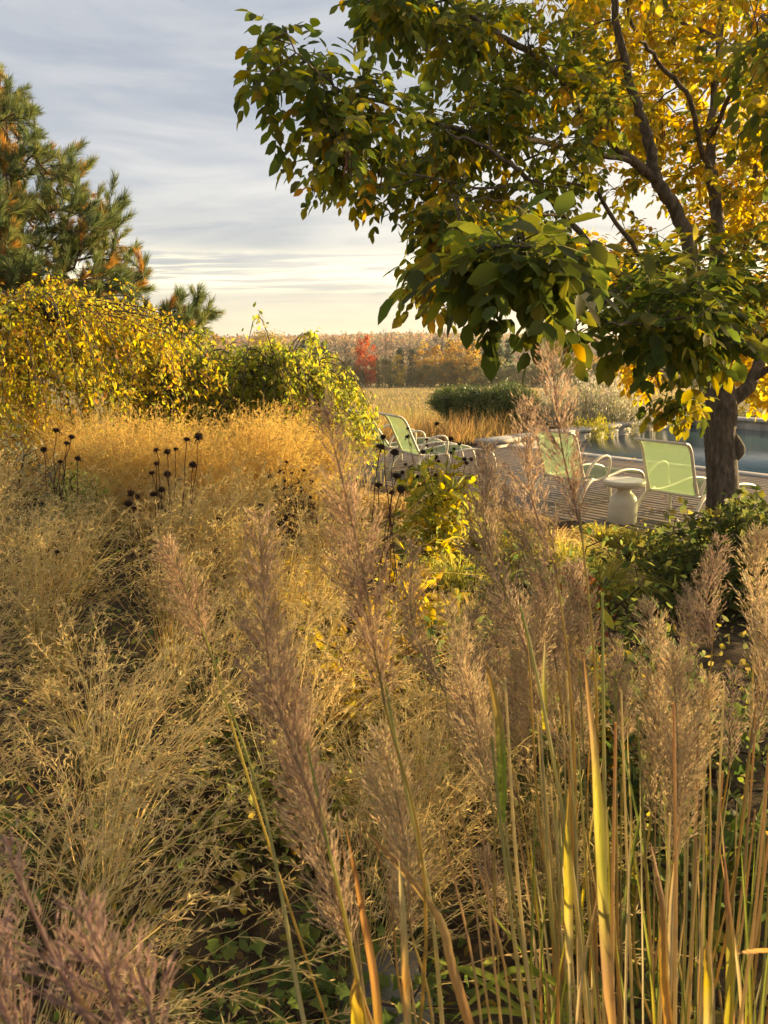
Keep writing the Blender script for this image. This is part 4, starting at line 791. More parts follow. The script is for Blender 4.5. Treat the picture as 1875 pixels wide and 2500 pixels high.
# lush geranium like patch low in the left foreground
for (x0, y0, lab) in [(-.16, 1.32, 'patch of fresh green round leaves low among the pale grass'), (-1.15, 1.75, 'green leafy patch half hidden below the pale grass seed heads'), (-.35, 2.15, 'yellowing green leafy patch around low dark seed heads')]:
    b = np.array([x0, y0, float(ground_z(x0, y0))]); m = 60; tp_ = b + np.stack([rng.normal(0, .16, m), rng.normal(0, .16, m), rng.uniform(.1, .34, m)], -1)
    leafy_mound('leafy_perennial', lab, 'plant', b, tp_, np.array([b + np.array([x, y, 0]) for x, y in rng.normal(0, .08, (8, 2))]), [(.08, .13, .03), (.11, .16, .035), (.15, .18, .04)] if 'yellowing' not in lab else [(.26, .24, .05), (.14, .16, .04)], .034, 11, LOBE, .95, big=True, spread=.05)
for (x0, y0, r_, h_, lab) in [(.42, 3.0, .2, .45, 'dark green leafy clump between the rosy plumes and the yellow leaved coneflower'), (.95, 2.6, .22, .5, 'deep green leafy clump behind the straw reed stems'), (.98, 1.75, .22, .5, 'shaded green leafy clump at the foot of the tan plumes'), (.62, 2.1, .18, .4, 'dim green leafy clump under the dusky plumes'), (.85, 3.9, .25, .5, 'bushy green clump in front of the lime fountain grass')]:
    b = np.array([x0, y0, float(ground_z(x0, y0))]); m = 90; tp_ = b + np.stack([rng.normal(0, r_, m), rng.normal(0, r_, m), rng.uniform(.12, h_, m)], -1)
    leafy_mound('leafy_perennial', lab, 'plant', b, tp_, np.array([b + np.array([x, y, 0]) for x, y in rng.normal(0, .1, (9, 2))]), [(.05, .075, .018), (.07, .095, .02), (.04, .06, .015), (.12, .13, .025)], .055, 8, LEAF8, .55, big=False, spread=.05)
# sunlit yellow leaves glowing through the grasses
for q, (u, v, d) in enumerate([(1010, 1490, 3.6), (1030, 1560, 3.4), (870, 1640, 2.9), (985, 1420, 4.2), (700, 1415, 4.4), (1390, 1660, 3.2), (1480, 1800, 2.8)]):
    p = px(u, v, d); gz_ = float(ground_z(p[0], p[1])); b = np.array([p[0], p[1], gz_]); m = 26; tp_ = p + rng.normal(0, .09, (m, 3)); tp_[:, 2] = np.maximum(tp_[:, 2], gz_ + .1)
    leafy_mound('yellow_leaved_plant', 'low plant with glowing yellow leaves between grass clumps', 'plant', b, tp_, np.array([b, b + np.array([.02, 0, .1])]), [(.62, .40, .05), (.55, .42, .06), (.5, .30, .05)], .085, 6, LEAF8, .45, group='glowing yellow plants', big=False, spread=.05)

# ================================================================ BEYOND THE DECK
def spray_mound(name, label, base, poly, n, d0, d1, cols, L, per, mat='needle', up=.5, flat=1.0):
    uv = sample_poly(poly, n); tp_ = px(uv[:, 0], uv[:, 1], rng.uniform(d0, d1, n)); b = np.asarray(base); t = thing(name, label, 'shrub', b)
    nod = np.array([b + np.array([x, y, z]) for x, y in rng.uniform(-.5, .5, (14, 2)) for z in (0, .2)]); seg, desc, tp, td = grow(nod, tp_, .25, .05, .3); ob('stems', G().add(*tubes(seg, np.stack([.003 * np.sqrt(desc) + .002] * 2, 1), 4), (.06, .045, .03)).mesh('stems', 'dry', b), t, kind='stuff')
    sd = unit(td * .8 + np.array([0, 0, up]) + rng.normal(0, .3, td.shape)); N = n * per; f = rng.random((N, 1)); si = np.repeat(np.arange(n), per); p = tp[si] + sd[si] * (f - .3) * L * 1.6 + rng.normal(0, L * .7, (N, 3)); dr = unit(sd[si] + rng.normal(0, .45, (N, 3)))
    P = np.stack([p, p + dr * L * .5, p + dr * L - np.array([0, 0, L * .1])], 1); bc = np.repeat(pick(cols, n), per, 0)
    ob('foliage', G().add(*ribbons(P, L * np.array([.16, .16, .03])), np.repeat(jcol(bc, N, 1, .25, .08), 6, 0)).mesh('foliage', mat, b), t, kind='stuff'); return t
jb = np.array([*px(1185, 1040, 19.5)[:2], 0]); jb[2] = float(ground_z(jb[0], jb[1]))
spray_mound('juniper', 'low spreading dark green juniper between the field and the pool', jb, [(1045, 980), (1075, 955), (1150, 952), (1200, 960), (1240, 940), (1290, 962), (1320, 990), (1340, 1050), (1260, 1062), (1120, 1045), (1070, 1010)], 820, 18.6, 20.6, [(.065, .095, .024), (.08, .115, .026), (.05, .075, .02), (.09, .11, .025), (.13, .15, .035)], .085, 46)
sgb = np.array([*px(1450, 1040, 19.0)[:2], 0]); sgb[2] = float(ground_z(sgb[0], sgb[1]))
def stem_shrub(name, label, cat, base, poly_top, n, d0, d1, cols, tips_c, per=14, L=.05, spread=.5):
    uv = sample_poly(poly_top, n); tp_ = px(uv[:, 0], uv[:, 1], rng.uniform(d0, d1, n)); b = np.asarray(base); t = thing(name, label, cat, b); root = tp_.copy(); root[:, :2] = tp_[:, :2] * .8 + (b[:2] + rng.normal(0, .3, (n, 2))) * .2; root[:, 2] = ground_z(root[:, 0], root[:, 1])
    f = np.linspace(0, 1, 5)[:, None]; P = root[:, None] + (tp_ - root)[:, None] * f[None]; P[:, 1:4] += rng.normal(0, .02, (n, 3, 3)); ob('stems', G().add(*ribbons(P, np.linspace(.012, .007, 5)[None]), np.repeat(jcol(cols[0], n, 1), 10, 0)).mesh('stems', 'straw', b), t, kind='stuff')
    N = n * per; si = np.repeat(np.arange(n), per); g_ = rng.uniform(.15, 1.0, (N, 1)); p = root[si] + (tp_ - root)[si] * g_ + rng.normal(0, .02, (N, 3)); dr = unit((tp_ - root)[si] * .5 + rng.normal(0, .4, (N, 3))); bc = np.where(g_ > .8, pick(tips_c, N), pick(cols, N))
    V, F, kv = leaves(p, dr, rdir(N), L * rng.uniform(.7, 1.4, N), L * .3, LEAF2); ob('foliage', G().add(V, F, jcol(bc, N, kv, .2, .06)).mesh('foliage', 'straw', b), t, kind='stuff'); return t
stem_shrub('sage_shrub', 'silvery upright sage shrub with pale spiky tips behind the pool wall', 'shrub', sgb, [(1310, 960), (1345, 915), (1420, 900), (1480, 890), (1530, 905), (1585, 960), (1590, 1010), (1320, 1030)], 620, 18.2, 20.0, [(.27, .25, .15), (.22, .22, .12), (.30, .27, .17)], [(.60, .53, .42), (.52, .46, .36)], 16, .085)
yb2 = np.array([*px(1440, 1040, 17.6)[:2], 0]); yb2[2] = float(ground_z(yb2[0], yb2[1]))
stem_shrub('yellow_green_shrub', 'small yellow green leafy shrub at the foot of the silvery sage', 'shrub', yb2, [(1385, 1040), (1400, 1018), (1470, 1012), (1510, 1040)], 110, 17.3, 18.0, [(.28, .27, .05), (.36, .32, .06)], [(.45, .38, .07)], 12, .07)
rs = np.array([*px(1575, 1000, 19.2)[:2], 0]); rs[2] = float(ground_z(rs[0], rs[1]))
stem_shrub('sedum', 'faded pink sedum beside the silvery sage', 'plant', rs, [(1555, 985), (1590, 975), (1625, 990), (1625, 1010), (1560, 1010)], 60, 19.0, 19.6, [(.2, .17, .08)], [(.42, .17, .13), (.36, .2, .12)], 12, .07)
stem_shrub('sedum', 'dark low shrub at the corner of the pool wall', 'shrub', px(1640, 1010, 20.2), [(1600, 985), (1700, 970), (1860, 970), (1870, 1010), (1610, 1010)], 180, 20.6, 21.4, [(.07, .08, .03), (.10, .10, .04)], [(.2, .15, .06)], 12, .09)
# dry grass bed by the deck corner
n = 5200; uv = sample_poly([(880, 1075), (960, 1060), (1110, 1050), (1290, 1062), (1330, 1078), (1200, 1096), (1130, 1110), (900, 1120)], n); P0 = onz(uv[:, 0], uv[:, 1] + 8, -0.05); s_ = (P0 - W0) @ E1; t_ = (P0 - W0) @ E2; keep = ~((s_ > -4.3) & (t_ > -1.5) & (s_ < 0.0)) & ~((t_ > -.45) & (s_ > -.2)); P0 = P0[keep]; n = len(P0); P0[:, 2] = ground_z(P0[:, 0], P0[:, 1])
ob('dry_grass_bed', G().add(*blades(n, P0, rng.uniform(.3, .8, n), .3, .011, pick([(.40, .24, .09), (.48, .32, .12), (.24, .22, .06), (.34, .18, .08)], n), 4, .6, pick([(.55, .34, .15), (.5, .3, .12)], n))).mesh('dry_grass_bed', 'straw'), kind='stuff', label='rusty dry grasses growing along the deck corner and the juniper', cat='grass')
n = 9000; uv = np.stack([rng.uniform(-100, 1300, n), np.zeros(n)], -1); yy = rng.uniform(10.5, 25, n); xx = (uv[:, 0] - 937.5) / FPX * yy; s_ = (xx - W0[0]) * E1[0] + (yy - W0[1]) * E1[1]; t_ = (xx - W0[0]) * E2[0] + (yy - W0[1]) * E2[1]; keep = ~((s_ > -4.4) & (t_ > -1.6) & (s_ < .1)) & ~((t_ > -.5) & (s_ > -.3)); xx, yy = xx[keep], yy[keep]; n = len(xx)
ob('rough_grass', G().add(*blades(n, np.stack([xx, yy, ground_z(xx, yy)], -1), rng.uniform(.25, .6, n), .4, .012, pick([(.36, .27, .11), (.42, .31, .13), (.24, .22, .07)], n), 3)).mesh('rough_grass', 'straw'), kind='stuff', label='rough tawny grass between the garden and the field', cat='grass')
sp0 = px(1145, 1062, 16.8); sp0[2] = float(ground_z(sp0[0], sp0[1])) - .02; sp1 = px(1145, 1020, 16.8); gs_ = thing('garden_stake', 'thin dark iron stake standing in the dry grass before the juniper', 'stake', sp0)
ob('rod', G().add(*tubes(np.array([[sp0, (sp0 + sp1) / 2, sp1]]), np.array([[.018, .018, .016]]), 8), (.05, .035, .03)).mesh('rod', 'dry', sp0, True), gs_)
ob('cap', G().add(*tubes(np.array([[sp1 - np.array([0, 0, .01]), sp1 + np.array([0, 0, .02]), sp1 + np.array([0, 0, .04])]]), np.array([[.030, .034, .004]]), 8), (.06, .04, .03)).mesh('cap', 'dry', sp0, True), gs_)

# ================================================================ CONEFLOWER SEED HEADS
def cone_head(petals, spiky=True):
    n = 110; i_ = np.arange(n); ph = i_ * 2.399963; z = 1 - 1.55 * (i_ + .5) / n; r = np.sqrt(np.clip(1 - z ** 2, 0, 1)); d = np.stack([r * np.cos(ph), r * np.sin(ph), z], -1); c0 = np.array([0, 0, .55])
    P = np.stack([c0 + d * np.array([.5, .5, .45]), c0 + d * np.array([.8, .8, .75]), c0 + d * np.array([1.15, 1.15, 1.05]) * rng.uniform(.75, 1.25, (n, 1))], 1)
    g = G().add(*ribbons(P, np.array([.20, .13, .02])), jcol((.050, .030, .020), n, 6, .35))
    a = np.linspace(0, 6.283, 13)[:-1]; zz_ = np.linspace(-.25, 1, 7); rr = np.sqrt(np.clip(1 - ((zz_ - .35) / .7) ** 2, .02, 1)) * .72
    V = np.stack([rr[:, None] * np.cos(a), rr[:, None] * np.sin(a), np.broadcast_to((zz_ + .15)[:, None], (7, 12))], -1); b = np.arange(6)[:, None] * 12; j = np.arange(12); j2 = (j + 1) % 12
    g.add(V, np.stack([b + j, b + j2, b + 12 + j2, b + 12 + j], -1).reshape(-1, 4), (.032, .020, .014))
    if petals:
        a = rng.uniform(0, 6.283, petals); o2 = np.stack([np.cos(a), np.sin(a), 0 * a], -1); L = rng.uniform(.9, 1.8, petals)[:, None]
        P = np.stack([o2 * .5, o2 * (.6 + .4 * L) + np.array([0, 0, -.05]), o2 * (.6 + .7 * L) + np.array([0, 0, -.55]) * L], 1); g.add(*ribbons(P, np.array([.16, .22, .05]), np.tile([[0, 0, 1.]], (petals, 1))), jcol((.045, .028, .018), petals, 6, .3))
    return g.mesh('seed_head', 'dry')
HEADS = [cone_head(4), cone_head(9), cone_head(14), cone_head(7)]
def cone_plant(label, d, heads, parent=None, leaf_n=8, size=.02, root_u=None, stem=(.075, .04, .025), stalk=.0035):
    """heads: (u, v) of each seed head, at distance d"""
    h = np.array(heads, float); cu = h[:, 0].mean() if root_u is None else root_u; b = gpt(cu, d) if parent is None else np.array(parent.location)
    t = parent or thing('coneflower', label, 'flower', b, 0, None)
    for q, (u, v) in enumerate(h):
        dd = d + rng.normal(0, .12); top = px(u, v, dd); root = b + np.append(rng.normal(0, .05, 2), 0) + np.append((top - b)[:2] * .35, 0); root[2] = float(ground_z(root[0], root[1]))
        mid = root * .45 + top * .55 + np.append((top - root)[:2] * -.08, 0) + rng.normal(0, .008, 3); P = spline([root, mid, top], 6); P[1:-1] += rng.normal(0, .005, P[1:-1].shape); V, F = tubes(P[None], np.linspace(stalk * .9, stalk * .5, len(P))[None], 6)
        st_ = ob('stem', G().add(V, F, jcol(stem, 1, len(V), .15)).mesh('stem', 'dry', b), t); dr = unit(P[-1] - P[-2] + rng.normal(0, .003, 3)); s_ = size * rng.uniform(.6, 1.1); s_ = (s_, s_, s_ * rng.uniform(.7, 1.1))
        q_ = Vector(dr).to_track_quat('Z', 'Y'); o = ob('seed_head', HEADS[rng.integers(4)], st_, tuple(top - b - dr * s_[2] * .2), q_.to_euler(), s_)
        m = 1   # withered stem leaf
        pp = P[rng.integers(4, len(P) - 2, m)]; dirs = unit(rng.normal(0, .7, (m, 3)) + np.array([0, 0, -.3])); V, F, kv = leaves(pp, dirs, rdir(m, .5), rng.uniform(.05, .11, m), .022, LEAF8); ob('leaf', G().add(V, F, jcol(pick([(.07, .045, .025), (.14, .12, .04), (.10, .06, .03)], m), m, kv, .2)).mesh('leaf', 'leaf', b), st_)
    return t
Z1 = lambda L: [(x * .422, 950 + y * .422) for x, y in L]
Z2 = lambda L: [(600 + x * .422, 950 + y * .422) for x, y in L]
Z3 = lambda L: [(x * .452, 1500 + y * .452) for x, y in L]
cone_plant('tall cluster of black coneflower seed heads standing over the golden grass', 4.6, Z1([(905, 355), (968, 370), (1017, 350), (1080, 295), (1148, 285), (905, 435), (1117, 447), (880, 490), (970, 500), (935, 590), (890, 615)]), size=.026, stalk=.0045)
cone_plant('dark withered coneflower clump just beside the tall black cluster', 4.4, Z1([(760, 612), (745, 670), (795, 630), (775, 690)]), size=.026)
cone_plant('branching coneflower stalk at the edge of the grey green perennial', 5.2, Z1([(255, 357), (413, 283), (385, 318), (325, 243), (450, 408), (348, 425)]), size=.024, root_u=125, stalk=.005)
cone_plant('short dark seed heads sunk in the pale grass', 3.6, Z1([(235, 940), (275, 937), (330, 945), (110, 995), (240, 985)]), size=.018)
cone_plant('scattered low seed heads on the near side of the golden grass', 4.2, Z1([(1270, 760), (1222, 875), (875, 825), (1130, 860)]), size=.020)
cone_plant('slender dark seed heads above the dark withered bushy plant', 5.6, Z2([(235, 425), (335, 473), (140, 510), (175, 567), (225, 535), (320, 572), (385, 535), (440, 597), (265, 490), (165, 572), (370, 630), (300, 632)]), size=.018, root_u=695, stalk=.003)
cone_plant('small seed heads low in the gold grass beside the dark withered plant', 5.0, Z2([(85, 680), (20, 672)]), size=.02)
cone_plant('tall dark thistle like stalks leaning beside the yellow leaved coneflower', 3.3, Z2([(795, 285), (780, 340), (860, 375), (870, 510), (895, 590), (845, 605), (765, 560)]), size=.021, root_u=880, stalk=.004)
cone_plant('', 5.4, Z2([(937, 230), (937, 280), (1105, 205), (1047, 295), (1047, 330), (1070, 358), (1187, 293), (1205, 347), (1187, 372), (1235, 322), (1025, 370), (1100, 400), (1115, 422), (1305, 410), (1265, 410), (1275, 430), (925, 437), (908, 487), (960, 458), (995, 510), (1100, 500), (1105, 575), (1145, 578), (1255, 580), (1020, 625), (1330, 530), (1120, 655)]), parent=YPLANT, size=.021, stem=(.16, .08, .04), stalk=.003)
cone_plant('round brown seed heads low in the yellowing leafy patch', 2.3, Z3([(1097, 912), (1130, 975), (1228, 970), (1015, 1018), (1190, 1075), (1260, 925), (1055, 1060)]), size=.0155, stalk=.0028)
cone_plant('dark seed heads drooping deep in the pale grass over green leaves', 1.95, Z3([(1210, 1205), (1305, 1205), (1255, 1497), (990, 1290)]), size=.014, stalk=.0028)
cone_plant('blackened seed heads in the shade behind the reed stems', 2.2, [(1510, 1955), (1698, 1820), (1698, 1862), (1735, 1890)], size=.022)
# ================================================================ FEATHER REED GRASS
SPK = (np.array([[0, 0, 0], [.4, .5, .05], [1, 0, 0], [.4, -.5, .05]]), [np.array([[0, 1, 2, 3]])])
def plume_geo(P, width, col, dens=1.0, sp=.0085, prof=None):
    """feathery panicle along the axis P (from its foot to its tip)"""
    L = np.linalg.norm(np.diff(P, axis=0), axis=1).sum(); K = len(P); nb = int(125 * dens * max(.5, L / .35)); f = np.sort(rng.random(nb) ** .95) * .985
    x = f * (K - 1); i0 = np.clip(x.astype(int), 0, K - 2); fr = (x - i0)[:, None]; b = P[i0] * (1 - fr) + P[i0 + 1] * fr; T = unit(P[i0 + 1] - P[i0])
    pr = np.interp(f, [0, .12, .3, .55, .8, 1], [.45, .85, 1, .85, .5, .12]) * rng.uniform(.45, 1.1, nb); bl = width * .5 * pr / .62 + .012
    side = unit(np.cross(T, rng.normal(size=(nb, 3)))); bd = unit(T * rng.uniform(.75, 1.3, (nb, 1)) + side * .66); tt = np.linspace(0, 1, 4)
    B = b[:, None] + bd[:, None] * (bl[:, None] * tt)[..., None] + T[:, None] * (bl[:, None] * tt ** 2 * .25)[..., None]; B[..., 2] -= bl[:, None] * tt ** 2 * .18
    g = G().add(*ribbons(B, .0010), np.repeat(jcol(np.array(col) * .8, nb, 1), 8, 0)); g.add(*tubes(P[None], np.linspace(.0022, .0008, K)[None], 5), np.array(col) * .8)
    ns = np.clip((bl / .0030).astype(int), 6, 50); bi = np.repeat(np.arange(nb), ns); Q = len(bi); h = rng.uniform(.12, 1.0, Q); y = h * 3; j0 = np.clip(y.astype(int), 0, 2); fr = (y - j0)[:, None]; p = B[bi, j0] * (1 - fr) + B[bi, j0 + 1] * fr
    # little branchlets: spikelets stand off the branch
    off = unit(bd[bi] * 1.0 + rng.normal(0, .5, (Q, 3))); p = p + off * (rng.random((Q, 1)) ** 1.5 * .011 * (width / .08) ** .5); sd = unit(off * .6 + bd[bi] * .9 + rng.normal(0, .16, (Q, 3)))
    V, F, kv = leaves(p, sd, rdir(Q), sp * 1.3 * rng.uniform(.7, 1.35, Q), sp * .18, SPK); g.add(V, F, jcol(pick([col, np.array(col) * 1.25, np.array(col) * .75], Q), Q, kv, .16, .05)); return g
PINK, TAN, DUSK = (.44, .295, .18), (.48, .355, .205), (.36, .26, .17)
clumps = {}
def reed_clump(key, label, base): clumps[key] = thing('reed_grass', label, 'ornamental grass', base); clumps[key]['group'] = 'feather reed grasses'
def gxy(x, y): return np.array([x, y, float(ground_z(x, y))])
reed_clump('c', 'tall feather reed grass with big rosy brown plumes in the middle of the bed', gxy(.16, .82))
reed_clump('m', 'feather reed grass with dusky plumes standing before the pedestal table', gxy(.42, 1.35))
reed_clump('r', 'feather reed grass of many straw stems with tan plumes before the dark shrub', gxy(.62, 1.15))
reed_clump('l', 'single leaning feather reed stem with a soft plume over the pale grass', gxy(-.06, 1.2))
reed_clump('b', 'feather reed grass with purplish plumes nodding low over the pale grass', gxy(-.45, .42))
def reed(key, tip, foot, d, width_px, low=None, col=TAN, dens=1.0, sp=.0085, d2=None, stem=(.38, .33, .12), root=True):
    """plume from its foot pixel to its tip pixel at distance d; the stem runs on through pixel low to the ground"""
    t = clumps[key]; b = np.array(t.location); d2 = d if d2 is None else d2; A, Bt = px(*foot, d), px(*tip, d2); mid = (A + Bt) / 2 + unit(np.cross(Bt - A, [0, 1., 0])) * rng.normal(0, .02) * np.linalg.norm(Bt - A) * 3; P = spline([A, mid, Bt], 6)
    pl = ob('plume', plume_geo(P, width_px / FPX * d * rng.uniform(.78, 1.0), col, dens * rng.uniform(.85, 1.35), sp).mesh('plume', 'straw', b), t)
    if low is None: low = (foot[0] + (foot[0] - tip[0]) * .5, foot[1] + 600)
    Lw = px(*low, d); dirv = unit(Lw - A); 
    e = b + np.append(rng.normal(0, .07, 2), 0)
    if Lw[2] > e[2] + .1: Q = spline([e, Lw, A, A * .7 + Bt * .3], 6)
    else: Q = spline([A + (Lw - A) * .75, A + (Lw - A) * .4, A, A * .7 + Bt * .3], 6)
    n = len(Q); V, F = tubes(Q[None], np.interp(np.linspace(0, 1, n), [0, .6, 1], [.0026, .0020, .0012])[None], 6); c2 = np.repeat(np.linspace(0, 1, n), 6)[:, None]; cs = jcol(stem, 1)[0]; cc = np.array((.46, .30, .10)) * (1 - c2) + cs * c2
    ob('stem', G().add(V, F, cc).mesh('stem', 'straw', b, True), t); return Q
reed('c', (791, 992), (940, 1720), .95, 205, (1040, 2300), PINK, 1.2, .0085, 1.0, (.22, .24, .06))
reed('c', (633, 1262), (800, 2060), .86, 200, (880, 2430), (.44, .30, .185), 1.35, .0085, .92, (.24, .25, .07))
reed('c', (668, 1500), (860, 2330), .90, 170, (930, 2560), (.42, .30, .19), 1.3, .009, .95)
reed('c', (930, 1790), (1005, 2280), 1.15, 150, (1060, 2560), TAN, .9, .0105, 1.1, (.40, .33, .13))
reed('c', (900, 1890), (960, 2250), 1.2, 110, (1010, 2560), TAN, .9, .0095)
reed('l', (405, 1325), (520, 1610), 1.3, 130, (640, 2010), PINK, 1.2, .0085, 1.35, (.36, .33, .10))
reed('m', (1345, 868), (1420, 1300), 1.35, 150, (1460, 1850), (.40, .27, .18), .75, .0095, 1.3, (.20, .22, .07))
reed('m', (1282, 985), (1360, 1400), 1.5, 150, (1400, 1900), (.40, .275, .18), .9, .0095, 1.5, (.24, .24, .08))
reed('m', (1187, 1090), (1290, 1600), 1.62, 160, (1330, 2100), DUSK, 1.2, .0095, 1.7)
reed('m', (1230, 1190), (1360, 1640), 1.75, 150, (1400, 2100), DUSK, 1.2, .0095)
reed('m', (1085, 1462), (1205, 1990), 1.3, 165, (1250, 2400), TAN, 1.5, .0085, 1.4, (.30, .28, .09))
reed('m', (1150, 1500), (1270, 1960), 1.6, 150, (1320, 2300), DUSK, 1.3)
reed('m', (1010, 1330), (1090, 1700), 1.9, 130, (1150, 2200), DUSK, 1.1)
reed('r', (1588, 1480), (1590, 1990), 1.4, 165, (1560, 2400), TAN, 1.5, .0085, 1.45)
reed('r', (1642, 1590), (1648, 2110), 1.3, 150, (1600, 2480), TAN, 1.4, .0085, 1.35)
reed('r', (1728, 1660), (1660, 1985), 1.5, 120, (1640, 2400), TAN, 1.2)
reed('r', (1758, 1320), (1738, 1590), 1.95, 95, (1715, 2000), (.37, .26, .18), 1.2)
reed('r', (1850, 1300), (1842, 1560), 1.6, 125, (1800, 2100), TAN, 1.2, .0095)
reed('r', (1880, 1480), (1830, 1830), 1.4, 160, (1770, 2300), TAN, 1.4, .0095)
reed('r', (1790, 1640), (1780, 1880), 1.9, 90, (1740, 2200), DUSK, 1.0)
reed('r', (1675, 1440), (1682, 1650), 2.3, 95, (1690, 2100), DUSK, 1.0, .0085)
reed('r', (1400, 1380), (1440, 1730), 1.9, 135, (1460, 2200), DUSK, 1.3)
reed('r', (1330, 1480), (1400, 1860), 1.7, 150, (1430, 2300), TAN, 1.3)
reed('r', (1500, 1560), (1520, 1840), 2.0, 110, (1530, 2200), DUSK, 1.1)
for q in range(9):
    u, v = rng.uniform(1050, 1560), rng.uniform(1430, 1640); l = rng.uniform(240, 340); d = rng.uniform(1.7, 2.4); reed('m' if u < 1300 else 'r', (u, v), (u + rng.uniform(10, 70), v + l), d, rng.uniform(90, 130), None, [TAN, DUSK][q % 2], 1.0)
for q in range(1):
    reed('r', [(1180, 2080), (1500, 1900), (1820, 2000)][q], [(1215, 2320), (1540, 2060), (1800, 2200)][q], 1.5, 100, None, DUSK, 1.0, .0085)
for tip, foot, wd in [((20, 2080), (250, 2560), 190), ((210, 2230), (330, 2620), 170), ((-40, 2240), (90, 2640), 190), ((330, 2330), (420, 2700), 130)]: reed('b', tip, foot, .50, wd, (foot[0] + 60, 2900), (.33, .215, .175), .5, .0075, .52)
# stems without plumes in view and strap leaves
def strap(key, pts, w, cols, dres=9):
    t = clumps[key]; b = np.array(t.location); q = np.array(pts, float); P = spline(px(q[:, 0], q[:, 1], q[:, 2]), dres); n = len(P); W = w * np.interp(np.linspace(0, 1, n), [0, .15, .5, .85, 1], [.75, 1, .95, .5, .06]); fc = np.array([[rng.normal(0, .25), -1, .15]])
    T = unit(np.gradient(P, axis=0)); S = unit(np.cross(T, fc)); N_ = np.cross(S, T); M = 7; xs_ = np.linspace(-.5, .5, M)
    V = (P[:, None] + S[:, None] * (W[:, None] * xs_)[..., None] + N_[:, None] * (W[:, None] * (.16 * (1 - (2 * np.abs(xs_)) ** 1.2)))[..., None]); V += N_[:, None] * (np.cumsum(rng.normal(0, .0006, n)))[:, None, None]; V = V.reshape(-1, 3)
    i_ = (np.arange(n - 1)[:, None] * M + np.arange(M - 1)).ravel(); F = np.stack([i_, i_ + 1, i_ + M + 1, i_ + M], -1); f = np.linspace(0, 1, n); cc = np.stack([np.interp(f, np.linspace(0, 1, len(cols)), [c_[k_] for c_ in cols]) for k_ in range(3)], -1)
    stripe = np.exp(rng.normal(0, .16, (1, M, 1)) + rng.normal(0, .07, (n, M, 1))); spot = np.where(rng.random((n, M, 1)) < .06, .5, 1.0); edge = np.where(np.abs(xs_) > .45, .75, 1.0)[None, :, None]; tint = np.exp(rng.normal(0, .12, (1, M, 3)) * .6)
    cc = (cc[:, None] * stripe * spot * edge * tint).reshape(-1, 3)
    ob('blade', G().add(V, F, cc).mesh('blade', 'leaf', b, True), t)
GRN, YLW, RST, STR, BRN = (.14, .17, .03), (.42, .31, .04), (.36, .17, .06), (.50, .38, .17), (.20, .11, .05)
strap('r', [(1500, 2600, 1.0), (1478, 2300, 1.02), (1462, 2000, 1.05), (1450, 1820, 1.08), (1425, 1600, 1.12)], .0145, [RST, BRN, (.24, .22, .04), (.34, .27, .05), (.42, .25, .10), RST])
strap('m', [(1225, 2010, 1.2), (1222, 1850, 1.2), (1212, 1740, 1.22), (1180, 1600, 1.25)], .016, [GRN, GRN, (.34, .22, .06), RST])
strap('m', [(1330, 1780, 1.25), (1328, 1690, 1.25), (1330, 1560, 1.27)], .010, [YLW, (.3, .27, .05), STR])
strap('r', [(1390, 2350, 1.05), (1388, 2200, 1.05), (1385, 2050, 1.06), (1390, 1900, 1.1)], .012, [STR, (.44, .33, .06), (.36, .28, .05), RST])
strap('c', [(1165, 2560, .95), (1110, 2380, .95), (1060, 2220, .97), (880, 2010, 1.05)], .014, [RST, (.38, .22, .08), (.4, .26, .09), BRN])
strap('c', [(880, 2600, .85), (865, 2450, .85), (862, 2380, .86)], .016, [YLW, (.45, .27, .05), RST])
strap('c', [(930, 2600, .85), (915, 2400, .86), (880, 2200, .9), (845, 2020, .95)], .010, [(.42, .25, .05), RST, RST, RST])
strap('c', [(1000, 2560, .9), (990, 2400, .9), (985, 2250, .92), (975, 2100, .95)], .010, [STR, RST, STR, STR])
strap('r', [(1775, 2600, 1.0), (1785, 2350, 1.02), (1782, 2220, 1.05), (1770, 2080, 1.1)], .014, [YLW, (.3, .25, .04), RST, RST])
strap('r', [(1640, 2600, 1.0), (1625, 2380, 1.02), (1625, 2200, 1.04), (1600, 2050, 1.1)], .014, [RST, (.40, .2, .05), BRN, RST])
strap('r', [(1725, 2600, 1.0), (1728, 2400, 1.02), (1722, 2280, 1.05)], .012, [STR, YLW, RST])
strap('r', [(1630, 2500, 1.02), (1645, 2200, 1.06), (1662, 2000, 1.1)], .009, [STR, STR, RST])
strap('r', [(1880, 2320, 1.0), (1830, 2322, 1.02), (1800, 2330, 1.03)], .008, [RST, BRN, BRN])
for q in range(60):
    u = rng.uniform(1280, 1900); v1 = rng.uniform(1850, 2350); d = rng.uniform(1.0, 1.5); du = rng.normal(0, 45); strap('r', [(u, 2650, d), (u + du * .3, (2650 + v1) / 2, d + .03), (u + du, v1, d + .08)], rng.uniform(.0025, .0058), [[GRN, GRN, YLW], [STR, STR, STR], [RST, STR, RST], [YLW, GRN, GRN], [BRN, RST, STR]][rng.integers(5)])
for q in range(34):
    u = rng.uniform(1360, 1900); v1 = rng.uniform(1750, 2200); d = rng.uniform(1.6, 2.1); du = rng.normal(0, 60); strap('r', [(u, 2450, d), (u + du * .3, (2450 + v1) / 2, d + .05), (u + du, v1, d + .12)], rng.uniform(.006, .012), [[GRN, GRN, (.1, .14, .05)], [(.10, .14, .06), GRN, GRN], [GRN, YLW, STR]][rng.integers(3)])
